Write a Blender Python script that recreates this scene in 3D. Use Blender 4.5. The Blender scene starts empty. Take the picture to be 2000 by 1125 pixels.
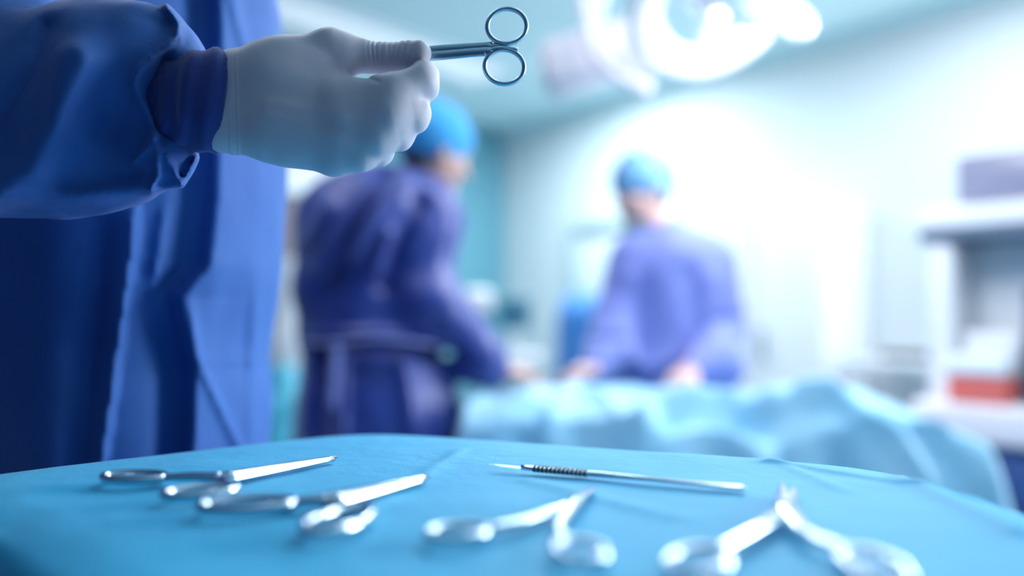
import bpy, bmesh, math, random
import numpy as np
from mathutils import Vector, Matrix

# ------------------------------------------------------------------ camera, world, lights, exposure
F = 1500.0            # focal length in pixels of the 2000 px wide frame
H = 1.06              # camera height
HZ = 620.0            # horizon row
sc = bpy.context.scene
C = sc.collection
cam_d = bpy.data.cameras.new('camera')
cam = bpy.data.objects.new('camera', cam_d); C.objects.link(cam)
cam.location = (0, 0, H); cam.rotation_euler = (math.radians(90), 0, 0)
cam_d.sensor_width = 36.0; cam_d.lens = 36.0 * F / 2000.0
cam_d.shift_y = (HZ - 562.5) / 2000.0
cam_d.clip_start = 0.02
cam_d.dof.use_dof = True; cam_d.dof.focus_distance = 0.635
cam_d.dof.aperture_fstop = 1.1; cam_d.dof.aperture_blades = 0
sc.camera = cam

sc.view_settings.view_transform = 'Standard'; sc.view_settings.look = 'None'
sc.view_settings.gamma = 1.0; sc.view_settings.use_curve_mapping = False
sc.view_settings.exposure = 0.0
sc.cycles.use_denoising = True
sc.cycles.max_bounces = 8

w = bpy.data.worlds.new('world'); sc.world = w; w.use_nodes = True
w.node_tree.nodes['Background'].inputs[0].default_value = (0.22, 0.34, 0.85, 1)
w.node_tree.nodes['Background'].inputs[1].default_value = 0.11

def area(name, loc, target, size, power, color, size_y=None):
    l = bpy.data.lights.new(name, 'AREA'); l.energy = power; l.color = color
    l.size = size
    if size_y: l.shape = 'RECTANGLE'; l.size_y = size_y
    o = bpy.data.objects.new(name, l); C.objects.link(o); o.location = loc
    d = Vector(target) - Vector(loc); o.rotation_euler = d.to_track_quat('-Z', 'Y').to_euler()
    return o
# the room's ceiling panels (housings of all but the last are built with the room)
PANELS = [((0.85, 1.80), 20, (0.90, 0.94, 1.0)), ((-0.95, 1.75), 19, (0.86, 0.88, 1.0)),
          ((1.75, 3.35), 32, (0.95, 0.96, 1.0)), ((0.25, 5.2), 85, (0.80, 0.95, 1.0))]  # last one is a bare lamp, added to brighten the far corner
for (x, y), p, c in PANELS:
    area('ceiling_panel_light', (x, y, 2.755), (x, y, 0), 1.1, p, c, 0.55)
area('surgical_lamp_light', (0.80, 2.16, 1.93), (0.62, 2.25, 0.8), 0.5, 13, (1.0, 0.98, 1.0))
area('added_side_light', (4.32, 1.76, 1.62), (0.0, -1.0, 0.9), 1.9, 215, (0.86, 0.94, 1.0), 1.35)  # added side light for fingers, gown and cloth; its window is unseen

# ------------------------------------------------------------------ helpers
def P(px, py, D):
    return np.array([(px - 1000.0) * D / F, D, H + (HZ - py) * D / F])
def rp(r, D): return r * D / F
TZ = H - 0.12         # top of the instrument table cloth
def T(px, py, dz=0.0):
    D = (H - TZ) * F / (py - HZ)
    return np.array([(px - 1000.0) * D / F, D, TZ + dz])

def lin(r, g, b):
    f = lambda c: (c / 255 / 12.92) if c / 255 <= 0.04045 else ((c / 255 + 0.055) / 1.055) ** 2.4
    return (f(r), f(g), f(b), 1)

def mat(name, col, rough=0.6, metal=0.0, noise=None, bump=None, weave=None, sheen=0.0, sub=0.0, emit=None, spec=0.5, trans=0.0, aniso=None):
    """noise=(scale, other colour, amount); bump=(scale, strength, distance)"""
    m = bpy.data.materials.new(name); m.use_nodes = True
    nt = m.node_tree; b = nt.nodes['Principled BSDF']
    b.inputs['Base Color'].default_value = col; b.inputs['Roughness'].default_value = rough
    b.inputs['Metallic'].default_value = metal; b.inputs['Specular IOR Level'].default_value = spec
    if sheen:
        b.inputs['Sheen Weight'].default_value = sheen; b.inputs['Sheen Roughness'].default_value = 0.45
        b.inputs['Sheen Tint'].default_value = (0.8, 0.85, 1, 1)
    if sub:
        b.inputs['Subsurface Weight'].default_value = sub; b.inputs['Subsurface Scale'].default_value = 0.012
        b.inputs['Subsurface Radius'].default_value = (1.0, 0.7, 0.6)
    if trans: b.inputs['Transmission Weight'].default_value = trans
    if emit:
        b.inputs['Emission Color'].default_value = emit[0]; b.inputs['Emission Strength'].default_value = emit[1]
    tc = nt.nodes.new('ShaderNodeTexCoord')
    if noise:
        n = nt.nodes.new('ShaderNodeTexNoise'); n.inputs['Scale'].default_value = noise[0]; n.inputs['Detail'].default_value = 4
        nt.links.new(tc.outputs['Object'], n.inputs['Vector'])
        mx = nt.nodes.new('ShaderNodeMix'); mx.data_type = 'RGBA'
        mx.inputs[6].default_value = col; mx.inputs[7].default_value = noise[1]
        rm = nt.nodes.new('ShaderNodeMapRange'); rm.inputs[1].default_value = 0.35; rm.inputs[2].default_value = 0.65
        rm.inputs[4].default_value = noise[2]
        nt.links.new(n.outputs['Fac'], rm.inputs[0]); nt.links.new(rm.outputs[0], mx.inputs[0])
        nt.links.new(mx.outputs[2], b.inputs['Base Color'])
    prev = None
    if bump:
        n2 = nt.nodes.new('ShaderNodeTexNoise'); n2.inputs['Scale'].default_value = bump[0]; n2.inputs['Detail'].default_value = 5
        nt.links.new(tc.outputs['Object'], n2.inputs['Vector'])
        bp = nt.nodes.new('ShaderNodeBump'); bp.inputs['Strength'].default_value = bump[1]; bp.inputs['Distance'].default_value = bump[2]
        nt.links.new(n2.outputs['Fac'], bp.inputs['Height']); nt.links.new(bp.outputs[0], b.inputs['Normal']); prev = bp
    if weave:
        wv = nt.nodes.new('ShaderNodeTexVoronoi'); wv.inputs['Scale'].default_value = weave[0]
        nt.links.new(tc.outputs['Object'], wv.inputs['Vector'])
        bp = nt.nodes.new('ShaderNodeBump'); bp.inputs['Strength'].default_value = weave[1]; bp.inputs['Distance'].default_value = 0.0004
        nt.links.new(wv.outputs['Distance'], bp.inputs['Height'])
        if prev: nt.links.new(prev.outputs[0], bp.inputs['Normal'])
        nt.links.new(bp.outputs[0], b.inputs['Normal'])
    return m

M = {
 'gown': mat('navy_gown_cloth', (0.026, 0.122, 0.41, 1), 0.72, noise=(9, (0.019, 0.092, 0.35, 1), 0.6), bump=(28, 0.25, 0.006), weave=(900, 0.25), sheen=0.10),
 'gown_s': mat('surgeon_gown_cloth', (0.020, 0.042, 0.24, 1), 0.38, noise=(7, (0.028, 0.055, 0.30, 1), 0.6), bump=(9, 0.5, 0.03), sheen=0.35),
 'gown_p': mat('haze_lit_gown_cloth', (0.17, 0.22, 0.58, 1), 0.7, noise=(6, (0.14, 0.18, 0.52, 1), 0.6), bump=(9, 0.3, 0.02), sheen=0.7),  # base lightened to hold the bright light and haze on the gown
 'cuff': mat('ribbed_cuff_knit', (0.018, 0.040, 0.22, 1), 0.85, bump=(160, 0.3, 0.002), sheen=0.3),
 'glove': mat('latex_glove', (0.66, 0.62, 0.68, 1), 0.5, noise=(25, (0.58, 0.56, 0.64, 1), 0.6), bump=(45, 0.12, 0.004), sub=0.25, spec=0.35),
 'glove_w': mat('pale_glove', (0.85, 0.74, 0.78, 1), 0.55, bump=(30, 0.2, 0.003)),
 'skin': mat('skin', (0.50, 0.32, 0.29, 1), 0.55, noise=(12, (0.44, 0.27, 0.24, 1), 0.6), sub=0.15),
 'skin_f': mat('fair_skin', (0.66, 0.43, 0.40, 1), 0.55, noise=(12, (0.60, 0.37, 0.34, 1), 0.6), sub=0.15),
 'hair': mat('brown_hair', (0.06, 0.035, 0.03, 1), 0.7, bump=(120, 0.5, 0.004)),
 'cap': mat('blue_cap_cloth', (0.035, 0.33, 0.68, 1), 0.8, bump=(40, 0.4, 0.006), sheen=0.3),
 'cap_p': mat('patterned_cap_cloth', (0.06, 0.28, 0.58, 1), 0.8, noise=(30, (0.35, 0.60, 0.78, 1), 0.9), bump=(40, 0.4, 0.006), sheen=0.3),
 'mask': mat('mask_cloth', (0.22, 0.40, 0.46, 1), 0.8, bump=(60, 0.3, 0.003)),
 'cloth': mat('turquoise_table_cloth', (0.018, 0.41, 0.70, 1), 0.62, noise=(14, (0.026, 0.45, 0.74, 1), 0.7), bump=(60, 0.35, 0.003), weave=(700, 0.35), sheen=0.12, spec=0.42),
 'drape': mat('patient_drape_cloth', (0.22, 0.54, 0.76, 1), 0.5, noise=(5, (0.34, 0.62, 0.80, 1), 0.9), bump=(10, 0.4, 0.02), sheen=0.6),
 'steel': mat('polished_steel', (0.62, 0.72, 0.80, 1), 0.16, 1.0, bump=(90, 0.03, 0.001)),
 'steel_b': mat('brushed_blue_steel', (0.38, 0.58, 0.70, 1), 0.34, 1.0, bump=(140, 0.05, 0.001)),
 'white_m': mat('satin_white_metal', (0.80, 0.84, 0.88, 1), 0.4, noise=(3, (0.76, 0.80, 0.84, 1), 0.5)),
 'white_p': mat('white_plastic', (0.88, 0.90, 0.93, 1), 0.35, noise=(3, (0.84, 0.86, 0.90, 1), 0.5)),
 'pink_w': mat('warm_white_enamel', (0.86, 0.80, 0.85, 1), 0.4, noise=(3, (0.82, 0.78, 0.82, 1), 0.5)),
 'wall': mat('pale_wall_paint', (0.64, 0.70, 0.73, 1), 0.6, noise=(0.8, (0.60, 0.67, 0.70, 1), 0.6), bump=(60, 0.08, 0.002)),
 'wall_l': mat('shaded_wall_paint', (0.14, 0.36, 0.45, 1), 0.6, noise=(0.8, (0.12, 0.33, 0.42, 1), 0.6), bump=(60, 0.08, 0.002)),  # shadow on the left wall put into its colour as dark teal
 'ceil': mat('aqua_ceiling_paint', (0.66, 0.86, 0.88, 1), 0.7, noise=(0.7, (0.62, 0.83, 0.86, 1), 0.6), bump=(50, 0.06, 0.002)),
 'floor': mat('grey_vinyl_floor', (0.42, 0.50, 0.56, 1), 0.35, noise=(3, (0.38, 0.46, 0.52, 1), 0.7)),
 'panel': mat('light_diffuser', (0.9, 0.95, 1, 1), 0.5, emit=((0.85, 0.97, 1.0, 1), 0.35)),
 'frame_g': mat('grey_door_frame', (0.36, 0.46, 0.50, 1), 0.5, noise=(3, (0.33, 0.43, 0.47, 1), 0.5)),
 'side_glow': mat('added_glow_pane', (0.9, 0.95, 1, 1), 0.2, emit=((0.85, 0.94, 1.0, 1), 2.5)),  # glowing pane of the added side window
 'led': mat('lamp_diffuser', (1, 1, 1, 1), 0.4, emit=((0.98, 0.98, 1.0, 1), 0.5)),
 'screen_g': mat('grey_screen', (0.30, 0.30, 0.42, 1), 0.25, noise=(2.5, (0.42, 0.42, 0.55, 1), 0.8)),
 'screen_d': mat('dark_screen', (0.03, 0.06, 0.12, 1), 0.2, noise=(3, (0.04, 0.08, 0.14, 1), 0.5)),
 'screen_t': mat('teal_screen', (0.035, 0.15, 0.24, 1), 0.3, noise=(6, (0.05, 0.19, 0.28, 1), 0.5)),
 'navy_p': mat('navy_cabinet_paint', (0.035, 0.09, 0.27, 1), 0.45, noise=(3, (0.03, 0.08, 0.24, 1), 0.5)),
 'slate': mat('slate_plastic', (0.12, 0.17, 0.25, 1), 0.5, noise=(3, (0.10, 0.15, 0.22, 1), 0.5)),
 'red': mat('red_plastic', (0.85, 0.17, 0.14, 1), 0.45, noise=(4, (0.80, 0.15, 0.12, 1), 0.5)),
 'door': mat('mauve_door_laminate', (0.15, 0.12, 0.16, 1), 0.55, noise=(5, (0.18, 0.13, 0.16, 1), 0.7)),
 'blue_c': mat('blue_cover_cloth', (0.03, 0.17, 0.48, 1), 0.7, bump=(9, 0.5, 0.02), sheen=0.3),
 'cyan_b': mat('cyan_bag_film', (0.10, 0.55, 0.72, 1), 0.35, bump=(14, 0.5, 0.02)),
 'rubber': mat('dark_rubber', (0.03, 0.035, 0.05, 1), 0.6, bump=(80, 0.1, 0.001)),
 'black': mat('black_plastic', (0.02, 0.025, 0.035, 1), 0.4, bump=(80, 0.1, 0.001)),
 'eye': mat('eye_white', (0.8, 0.8, 0.8, 1), 0.2, noise=(200, (0.1, 0.06, 0.04, 1), 0.2)),
}

def set_props(o, label=None, cat=None, group=None, kind=None):
    if label: o['label'] = label
    if cat: o['category'] = cat
    if group: o['group'] = group
    if kind: o['kind'] = kind
    return o

BASE = {}
def link(name, verts, faces, m, parent=None, base=None, smooth=True):
    """verts in world space; the object's origin is put at base"""
    v = np.asarray(verts, dtype=float).reshape(-1, 3)
    if base is None:
        base = np.array([(v[:, 0].min() + v[:, 0].max()) / 2, (v[:, 1].min() + v[:, 1].max()) / 2, v[:, 2].min()])
    base = np.array(base, float)
    me = bpy.data.meshes.new(name)
    me.from_pydata((v - base).tolist(), [], [list(map(int, f)) for f in faces]); me.update()
    if smooth: me.polygons.foreach_set('use_smooth', [True] * len(me.polygons))
    me.materials.append(M[m])
    o = bpy.data.objects.new(name, me); C.objects.link(o)
    if parent is not None:
        o.parent = parent; o.location = base - BASE[parent.name]
    else: o.location = base
    BASE[o.name] = base
    return o
def empty(name, base, label, cat, group=None):
    o = bpy.data.objects.new(name, None); C.objects.link(o); o.location = base; o.empty_display_size = 0.05
    BASE[o.name] = np.array(base, float)
    return set_props(o, label, cat, group)

class MB:
    def __init__(s, xf=None): s.v = []; s.f = []; s.n = 0; s.xf = xf
    def add(s, v, f):
        v = np.asarray(v, float)
        if s.xf is not None: v = np.array([s.xf(p) for p in v])
        s.v.append(v); s.f += [[i + s.n for i in q] for q in f]; s.n += len(v); return s
    def box(s, lo, hi, bev=0.004, seg=2):
        bm = bmesh.new(); bmesh.ops.create_cube(bm, size=1)
        lo = np.array(lo, float); hi = np.array(hi, float)
        for v in bm.verts: v.co = Vector((lo + hi) / 2 + np.array(v.co) * (hi - lo))
        if bev: bmesh.ops.bevel(bm, geom=bm.edges[:], offset=min(bev, 0.45 * float((hi - lo).min())), segments=seg, affect='EDGES', profile=0.5)
        s.add([tuple(v.co) for v in bm.verts], [[v.index for v in f.verts] for f in (bm.verts.index_update() or bm.faces)]); bm.free(); return s
    def tube(s, pts, rad, seg=12, flat=1.0, up=(0, 0, 1), closed=False):
        pts = [np.array(p, float) for p in pts]; n = len(pts)
        rad = rad if hasattr(rad, '__len__') else [rad] * n
        v = []; up = np.array(up, float)
        for i in range(n):
            a = pts[(i - 1) % n] if (closed or i > 0) else pts[i]; b = pts[(i + 1) % n] if (closed or i < n - 1) else pts[i]
            t = (b - a) / (np.linalg.norm(b - a) + 1e-12)
            sd = np.cross(t, up); sd /= (np.linalg.norm(sd) + 1e-9); u2 = np.cross(sd, t)
            r = rad[i]; r = r if hasattr(r, '__len__') else (r, r * flat)
            for k in range(seg):
                an = 2 * math.pi * k / seg
                v.append(pts[i] + sd * math.cos(an) * r[0] + u2 * math.sin(an) * r[1])
        f = []
        m = n if closed else n - 1
        for i in range(m):
            for k in range(seg):
                a0 = i * seg + k; a1 = i * seg + (k + 1) % seg; b0 = ((i + 1) % n) * seg + k; b1 = ((i + 1) % n) * seg + (k + 1) % seg
                f.append([a0, a1, b1, b0])
        if not closed:
            f.append(list(range(seg))[::-1]); f.append([(n - 1) * seg + k for k in range(seg)])
        return s.add(v, f)
    def lathe(s, c, prof, seg=32, axis=(0, 0, 1)):
        c = np.array(c, float); ax = np.array(axis, float); ax /= np.linalg.norm(ax)
        t = np.array([1, 0, 0]) if abs(ax[0]) < 0.9 else np.array([0, 1, 0])
        e1 = np.cross(ax, t); e1 /= np.linalg.norm(e1); e2 = np.cross(ax, e1)
        v = []; f = []
        for r, z in prof:
            for k in range(seg):
                a = 2 * math.pi * k / seg; v.append(c + ax * z + (e1 * math.cos(a) + e2 * math.sin(a)) * max(r, 1e-5))
        for i in range(len(prof) - 1):
            for k in range(seg): f.append([i * seg + k, i * seg + (k + 1) % seg, (i + 1) * seg + (k + 1) % seg, (i + 1) * seg + k])
        f.append(list(range(seg))[::-1]); f.append([(len(prof) - 1) * seg + k for k in range(seg)])
        return s.add(v, f)
    def ball(s, c, r, seg=20):
        r = r if hasattr(r, '__len__') else (r, r, r); v = []; f = []; n = seg // 2
        for i in range(n + 1):
            th = math.pi * i / n
            for k in range(seg):
                a = 2 * math.pi * k / seg
                v.append((c[0] + r[0] * math.sin(th) * math.cos(a), c[1] + r[1] * math.sin(th) * math.sin(a), c[2] + r[2] * math.cos(th)))
        for i in range(n):
            for k in range(seg): f.append([i * seg + k, i * seg + (k + 1) % seg, (i + 1) * seg + (k + 1) % seg, (i + 1) * seg + k][::-1])
        return s.add(v, f)
    def build(s, name, m, parent=None, base=None, smooth=False):
        o = link(name, np.concatenate(s.v), s.f, m, parent, base, smooth=True)
        if not smooth:
            try: o.data.set_sharp_from_angle(angle=math.radians(38))
            except Exception: pass
        return o

# ---- noise and implicit surfaces
_rs = np.random.RandomState(7); _tab = _rs.rand(64, 64, 64).astype(np.float32)
def vnoise(X, Y, Z, s):
    x, y, z = X * s + 11.3, Y * s + 5.7, Z * s + 3.1
    xi, yi, zi = np.floor(x).astype(int), np.floor(y).astype(int), np.floor(z).astype(int)
    fx, fy, fz = x - xi, y - yi, z - zi
    fx = fx * fx * (3 - 2 * fx); fy = fy * fy * (3 - 2 * fy); fz = fz * fz * (3 - 2 * fz)
    g = lambda a, b, c: _tab[(xi + a) & 63, (yi + b) & 63, (zi + c) & 63]
    l = lambda a, b, t: a + (b - a) * t
    return l(l(l(g(0,0,0), g(1,0,0), fx), l(g(0,1,0), g(1,1,0), fx), fy), l(l(g(0,0,1), g(1,0,1), fx), l(g(0,1,1), g(1,1,1), fx), fy), fz) * 2 - 1

def smin(a, b, k):
    if k <= 0: return np.minimum(a, b)
    h = np.maximum(k - np.abs(a - b), 0) / k
    return np.minimum(a, b) - h * h * k * 0.25

def cap(a, b, ra, rb, k=0.01, n=None, s=1.0):  # tapered limb; n,s: squash by s along n
    return ('c', np.array(a, float), np.array(b, float), ra, rb, k, n, s)
def ell(c, r, k=0.01, ax=None, neg=False):
    return ('e', np.array(c, float), np.array(r, float), k, np.eye(3) if ax is None else np.array(ax, float), neg)

def field(prims, lo, hi, vox, disp=None):
    lo = np.array(lo, float); hi = np.array(hi, float)
    n = np.ceil((hi - lo) / vox).astype(int) + 1
    ax = [lo[i] + np.arange(n[i]) * vox for i in range(3)]
    V = np.full(n, 0.5, np.float32)
    for p in prims:
        k = p[5] if p[0] == 'c' else p[3]
        if p[0] == 'c':
            r = max(p[3], p[4]) ; bl = np.minimum(p[1], p[2]) - r; bh = np.maximum(p[1], p[2]) + r
        else:
            r = p[2].max(); bl = p[1] - r; bh = p[1] + r
        m = k * 1.1 + 5 * vox + 0.02
        i0 = np.clip(np.floor((bl - m - lo) / vox).astype(int), 0, n); i1 = np.clip(np.ceil((bh + m - lo) / vox).astype(int) + 1, 0, n)
        if (i1 <= i0).any(): continue
        sl = tuple(slice(i0[i], i1[i]) for i in range(3))
        X, Y, Z = np.meshgrid(*[ax[i][sl[i]].astype(np.float32) for i in range(3)], indexing='ij')
        if p[0] == 'c':
            a, b = p[1].copy(), p[2].copy()
            if p[6] is not None:
                nn = np.array(p[6], float); nn /= np.linalg.norm(nn); g = p[7] - 1
                dn = (X * nn[0] + Y * nn[1] + Z * nn[2]) * g
                X = X + dn * nn[0]; Y = Y + dn * nn[1]; Z = Z + dn * nn[2]
                a = a + nn * (a @ nn) * g; b = b + nn * (b @ nn) * g
            ab = b - a; L = max(ab @ ab, 1e-12)
            h = np.clip(((X - a[0]) * ab[0] + (Y - a[1]) * ab[1] + (Z - a[2]) * ab[2]) / L, 0, 1)
            d = np.sqrt((X - a[0] - h * ab[0]) ** 2 + (Y - a[1] - h * ab[1]) ** 2 + (Z - a[2] - h * ab[2]) ** 2) - (p[3] + (p[4] - p[3]) * h)
            if p[6] is not None: d = d / (1 + 0.5 * g)
            V[sl] = smin(V[sl], d, k)
        else:
            c, r, A = p[1], p[2], p[4]
            q = [((X - c[0]) * A[i][0] + (Y - c[1]) * A[i][1] + (Z - c[2]) * A[i][2]) for i in range(3)]
            k0 = np.sqrt(sum((q[i] / r[i]) ** 2 for i in range(3))); k1 = np.sqrt(sum((q[i] / r[i] ** 2) ** 2 for i in range(3)))
            d = k0 * (k0 - 1) / np.maximum(k1, 1e-6)
            V[sl] = -smin(-V[sl], d, k) if p[5] else smin(V[sl], d, k)
    if disp is not None:
        idx = np.where(np.abs(V) < 0.035 + 3 * vox)
        X = ax[0][idx[0]]; Y = ax[1][idx[1]]; Z = ax[2][idx[2]]
        V[idx] = V[idx] - disp(X, Y, Z)
    return V, lo, vox

def nets(V, lo, vox):
    V = V.copy()
    for a in range(3):   # close at the border of the box
        s0 = [slice(None)] * 3; s0[a] = 0; V[tuple(s0)] = np.maximum(V[tuple(s0)], 0.3 * vox)
        s0[a] = -1; V[tuple(s0)] = np.maximum(V[tuple(s0)], 0.3 * vox)
    I = V < 0
    cnt = np.zeros([s - 1 for s in V.shape], np.int8)
    for i in (0, 1):
        for j in (0, 1):
            for k in (0, 1):
                cnt += I[i:I.shape[0] - 1 + i, j:I.shape[1] - 1 + j, k:I.shape[2] - 1 + k]
    cx, cy, cz = np.where((cnt > 0) & (cnt < 8))
    ID = -np.ones(cnt.shape, np.int64); ID[cx, cy, cz] = np.arange(len(cx))
    pos = np.zeros((len(cx), 3)); num = np.zeros(len(cx))
    cor = [(i, j, k) for i in (0, 1) for j in (0, 1) for k in (0, 1)]
    val = {c: V[cx + c[0], cy + c[1], cz + c[2]] for c in cor}
    for c in cor:
        for a in range(3):
            if c[a] == 0:
                e = list(c); e[a] = 1; e = tuple(e)
                v0, v1 = val[c], val[e]; m = (v0 < 0) != (v1 < 0)
                t = np.where(m, v0 / np.where(m, v0 - v1, 1), 0)
                pt = np.tile(np.array(c, float), (len(cx), 1)); pt[:, a] += t
                pos += pt * m[:, None]; num += m
    pos = pos / num[:, None] + np.stack([cx, cy, cz], 1)
    verts = lo + pos * vox
    F_ = []
    for a in range(3):
        b, c = (a + 1) % 3, (a + 2) % 3
        s0 = [slice(None)] * 3; s1 = [slice(None)] * 3
        s0[a] = slice(0, -1); s1[a] = slice(1, None)
        A = I[tuple(s0)]; B = I[tuple(s1)]
        x = np.stack(np.where(A != B), 1)
        x = x[(x[:, b] > 0) & (x[:, c] > 0) & (x[:, b] < V.shape[b] - 1) & (x[:, c] < V.shape[c] - 1)]
        flip = A[x[:, 0], x[:, 1], x[:, 2]]
        def g(db, dc):
            y = x.copy(); y[:, b] -= db; y[:, c] -= dc; return ID[y[:, 0], y[:, 1], y[:, 2]]
        q = np.stack([g(1, 1), g(0, 1), g(0, 0), g(1, 0)], 1)
        q[~flip] = q[~flip][:, ::-1]; F_.append(q)
    return verts, np.concatenate(F_)

def smooth_verts(v, f, it=1, lam=0.5):
    e = np.concatenate([f[:, [0, 1]], f[:, [1, 2]], f[:, [2, 3]], f[:, [3, 0]]])
    for _ in range(it):
        s = np.zeros_like(v); n = np.zeros(len(v))
        for i in range(3):
            s[:, i] = np.bincount(e[:, 0], v[e[:, 1], i], len(v)) + np.bincount(e[:, 1], v[e[:, 0], i], len(v))
        n = np.bincount(e[:, 0], minlength=len(v)) + np.bincount(e[:, 1], minlength=len(v))
        v = v + lam * (s / n[:, None] - v)
    return v
def sdf_obj(name, prims, lo, hi, vox, m, parent=None, base=None, disp=None, it=2):
    v, f = nets(*field(prims, lo, hi, vox, disp)); v = smooth_verts(v, f, it)
    return link(name, v, f, m, parent, base)

def step(x, w): return 0.5 + 0.5 * np.tanh(x / w)
def poly_x(pts, y):   # x of a polyline given by (x,y) at rows y
    p = sorted(pts, key=lambda q: q[1]); return np.interp(y, [q[1] for q in p], [q[0] for q in p])
def seg_dist(px, py, pts):
    best = np.full(px.shape, 1e9)
    for (x0, y0), (x1, y1) in zip(pts[:-1], pts[1:]):
        dx, dy = x1 - x0, y1 - y0; h = np.clip(((px - x0) * dx + (py - y0) * dy) / (dx * dx + dy * dy), 0, 1)
        best = np.minimum(best, np.hypot(px - x0 - h * dx, py - y0 - h * dy))
    return best
def proj(X, Y, Z): return 1000 + X * F / Y, HZ - (Z - H) * F / Y

# ------------------------------------------------------------------ the room
CO = np.array([-0.07, 7.2]); RD = np.array([0.64, -0.768]); LD = np.array([-0.768, -0.64]); CH = 2.8
def slab(name, a, b, thick, z0, z1, m, inward):
    a = np.array(a); b = np.array(b); n = -np.array(inward) * thick
    v = []
    for z in (z0, z1):
        for p in (a, b, b + n, a + n): v.append((p[0], p[1], z))
    f = [[0,1,2,3][::-1], [4,5,6,7], [0,1,5,4], [1,2,6,5], [2,3,7,6], [3,0,4,7]]
    o = link(name, v, f, m, smooth=False); return set_props(o, kind='structure')
RN = np.array([-0.768, -0.64])   # normal of right wall, into the room
LN = np.array([0.64, -0.768])    # normal of left wall, into the room
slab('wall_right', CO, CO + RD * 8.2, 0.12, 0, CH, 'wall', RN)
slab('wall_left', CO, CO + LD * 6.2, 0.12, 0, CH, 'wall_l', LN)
slab('baseboard_right', CO + RN * 0.016, CO + RN * 0.016 + RD * 8.2, 0.016, 0, 0.12, 'slate', RN)
slab('baseboard_left', CO + LN * 0.016, CO + LN * 0.016 + LD * 6.2, 0.016, 0, 0.12, 'slate', LN)
def floorlike(name, z0, z1, m):
    pts = [CO, CO + RD * 8.2, CO + RD * 8.2 + LD * 6.2, CO + LD * 6.2]
    pts = [pts[0] , pts[1], pts[2], pts[3]]
    v = [(p[0], p[1], z) for z in (z0, z1) for p in pts]
    return set_props(link(name, v, [[0,1,2,3][::-1], [4,5,6,7], [0,1,5,4], [1,2,6,5], [2,3,7,6], [3,0,4,7]], m, smooth=False), kind='structure')
floorlike('floor', -0.1, 0, 'floor'); floorlike('ceiling', CH, CH + 0.1, 'ceil')
# white cove moulding between right wall and ceiling
slab('trim_1', CO + RN * 0.05, CO + RN * 0.05 + RD * 8.2, 0.05, CH - 0.07, CH, 'ceil', RN)

# local frames along each wall: s along wall from the corner, o = out from the wall, z
def RW(p): q = CO + RD * p[0] + RN * p[1]; return (q[0], q[1], p[2])
def LW(p): q = CO + LD * p[0] + LN * p[1]; return (q[0], q[1], p[2])

# ceiling light panels
def ceiling_light(x, y, label, ang=0.0, wd=1.2, dp=0.6, grp='ceiling light panels'):
    c, s = math.cos(ang), math.sin(ang)
    xf = lambda p: (x + p[0] * c - p[1] * s, y + p[0] * s + p[1] * c, p[2])
    e = empty('ceiling_light', (x, y, CH), label, 'ceiling light', grp)
    fr = MB(xf)
    for lo, hi in (((-wd/2-.03, -dp/2-.03, CH-.035), (wd/2+.03, -dp/2, CH)), ((-wd/2-.03, dp/2, CH-.035), (wd/2+.03, dp/2+.03, CH)),
                   ((-wd/2-.03, -dp/2, CH-.035), (-wd/2, dp/2, CH)), ((wd/2, -dp/2, CH-.035), (wd/2+.03, dp/2, CH))):
        fr.box(lo, hi, 0.003)
    fr.build('frame', 'white_m', e)
    MB(xf).box((-wd/2, -dp/2, CH-.022), (wd/2, dp/2, CH-.002), 0.002).build('diffuser', 'panel', e)
for (x, y), p, c in PANELS[:3]:
    ceiling_light(x, y, {0.85: 'ceiling light panel in front of the operating table', -0.95: 'ceiling light panel left of the surgeon seen from behind', 1.75: 'ceiling light panel near the right wall'}[x])
ceiling_light(-0.95, 4.62, 'long pale ceiling light strip seen above the gloved hand', math.atan2(0.92, 0.85), 2.4, 0.34)

# door in the left wall and its frame
d1 = empty('door_1', LW((2.05, 0.02, 0)), None, None); d1['kind'] = 'structure'
MB(LW).box((1.55, 0.003, 0.0), (2.75, 0.05, 2.0), 0.004).build('door_panel', 'door', d1)
MB(LW).box((1.64, 0.05, 1.0), (1.67, 0.10, 1.25), 0.008).build('door_handle', 'steel', d1)
fr = MB(LW); fr.box((1.47, 0.0, 0), (1.55, 0.07, 2.08), .004); fr.box((2.75, 0.0, 0), (2.83, 0.07, 2.08), .004); fr.box((1.55, 0.0, 2.0), (2.75, 0.07, 2.08), .004)
fr.build('door_frame', 'white_m', d1)
MB(LW).box((1.4, 0.0, 2.085), (2.95, 0.03, 2.5), .004).build('pale_wall_panel', 'pink_w', d1)  # added panel standing in for the pinkish-white wall above the door
# door in the right wall, left of the second surgeon
d2 = empty('door_2', RW((1.4, 0.02, 0)), None, None); d2['kind'] = 'structure'
MB(RW).box((1.02, 0.003, 0.0), (1.90, 0.04, 1.76), 0.004).build('door_panel', 'wall', d2)
fr = MB(RW); fr.box((0.92, 0.0, 0), (1.02, 0.09, 1.84), .006); fr.box((1.90, 0.0, 0), (1.98, 0.09, 1.84), .006); fr.box((1.02, 0.0, 1.76), (1.90, 0.09, 1.84), .006)
fr.build('door_frame', 'frame_g', d2)

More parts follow.
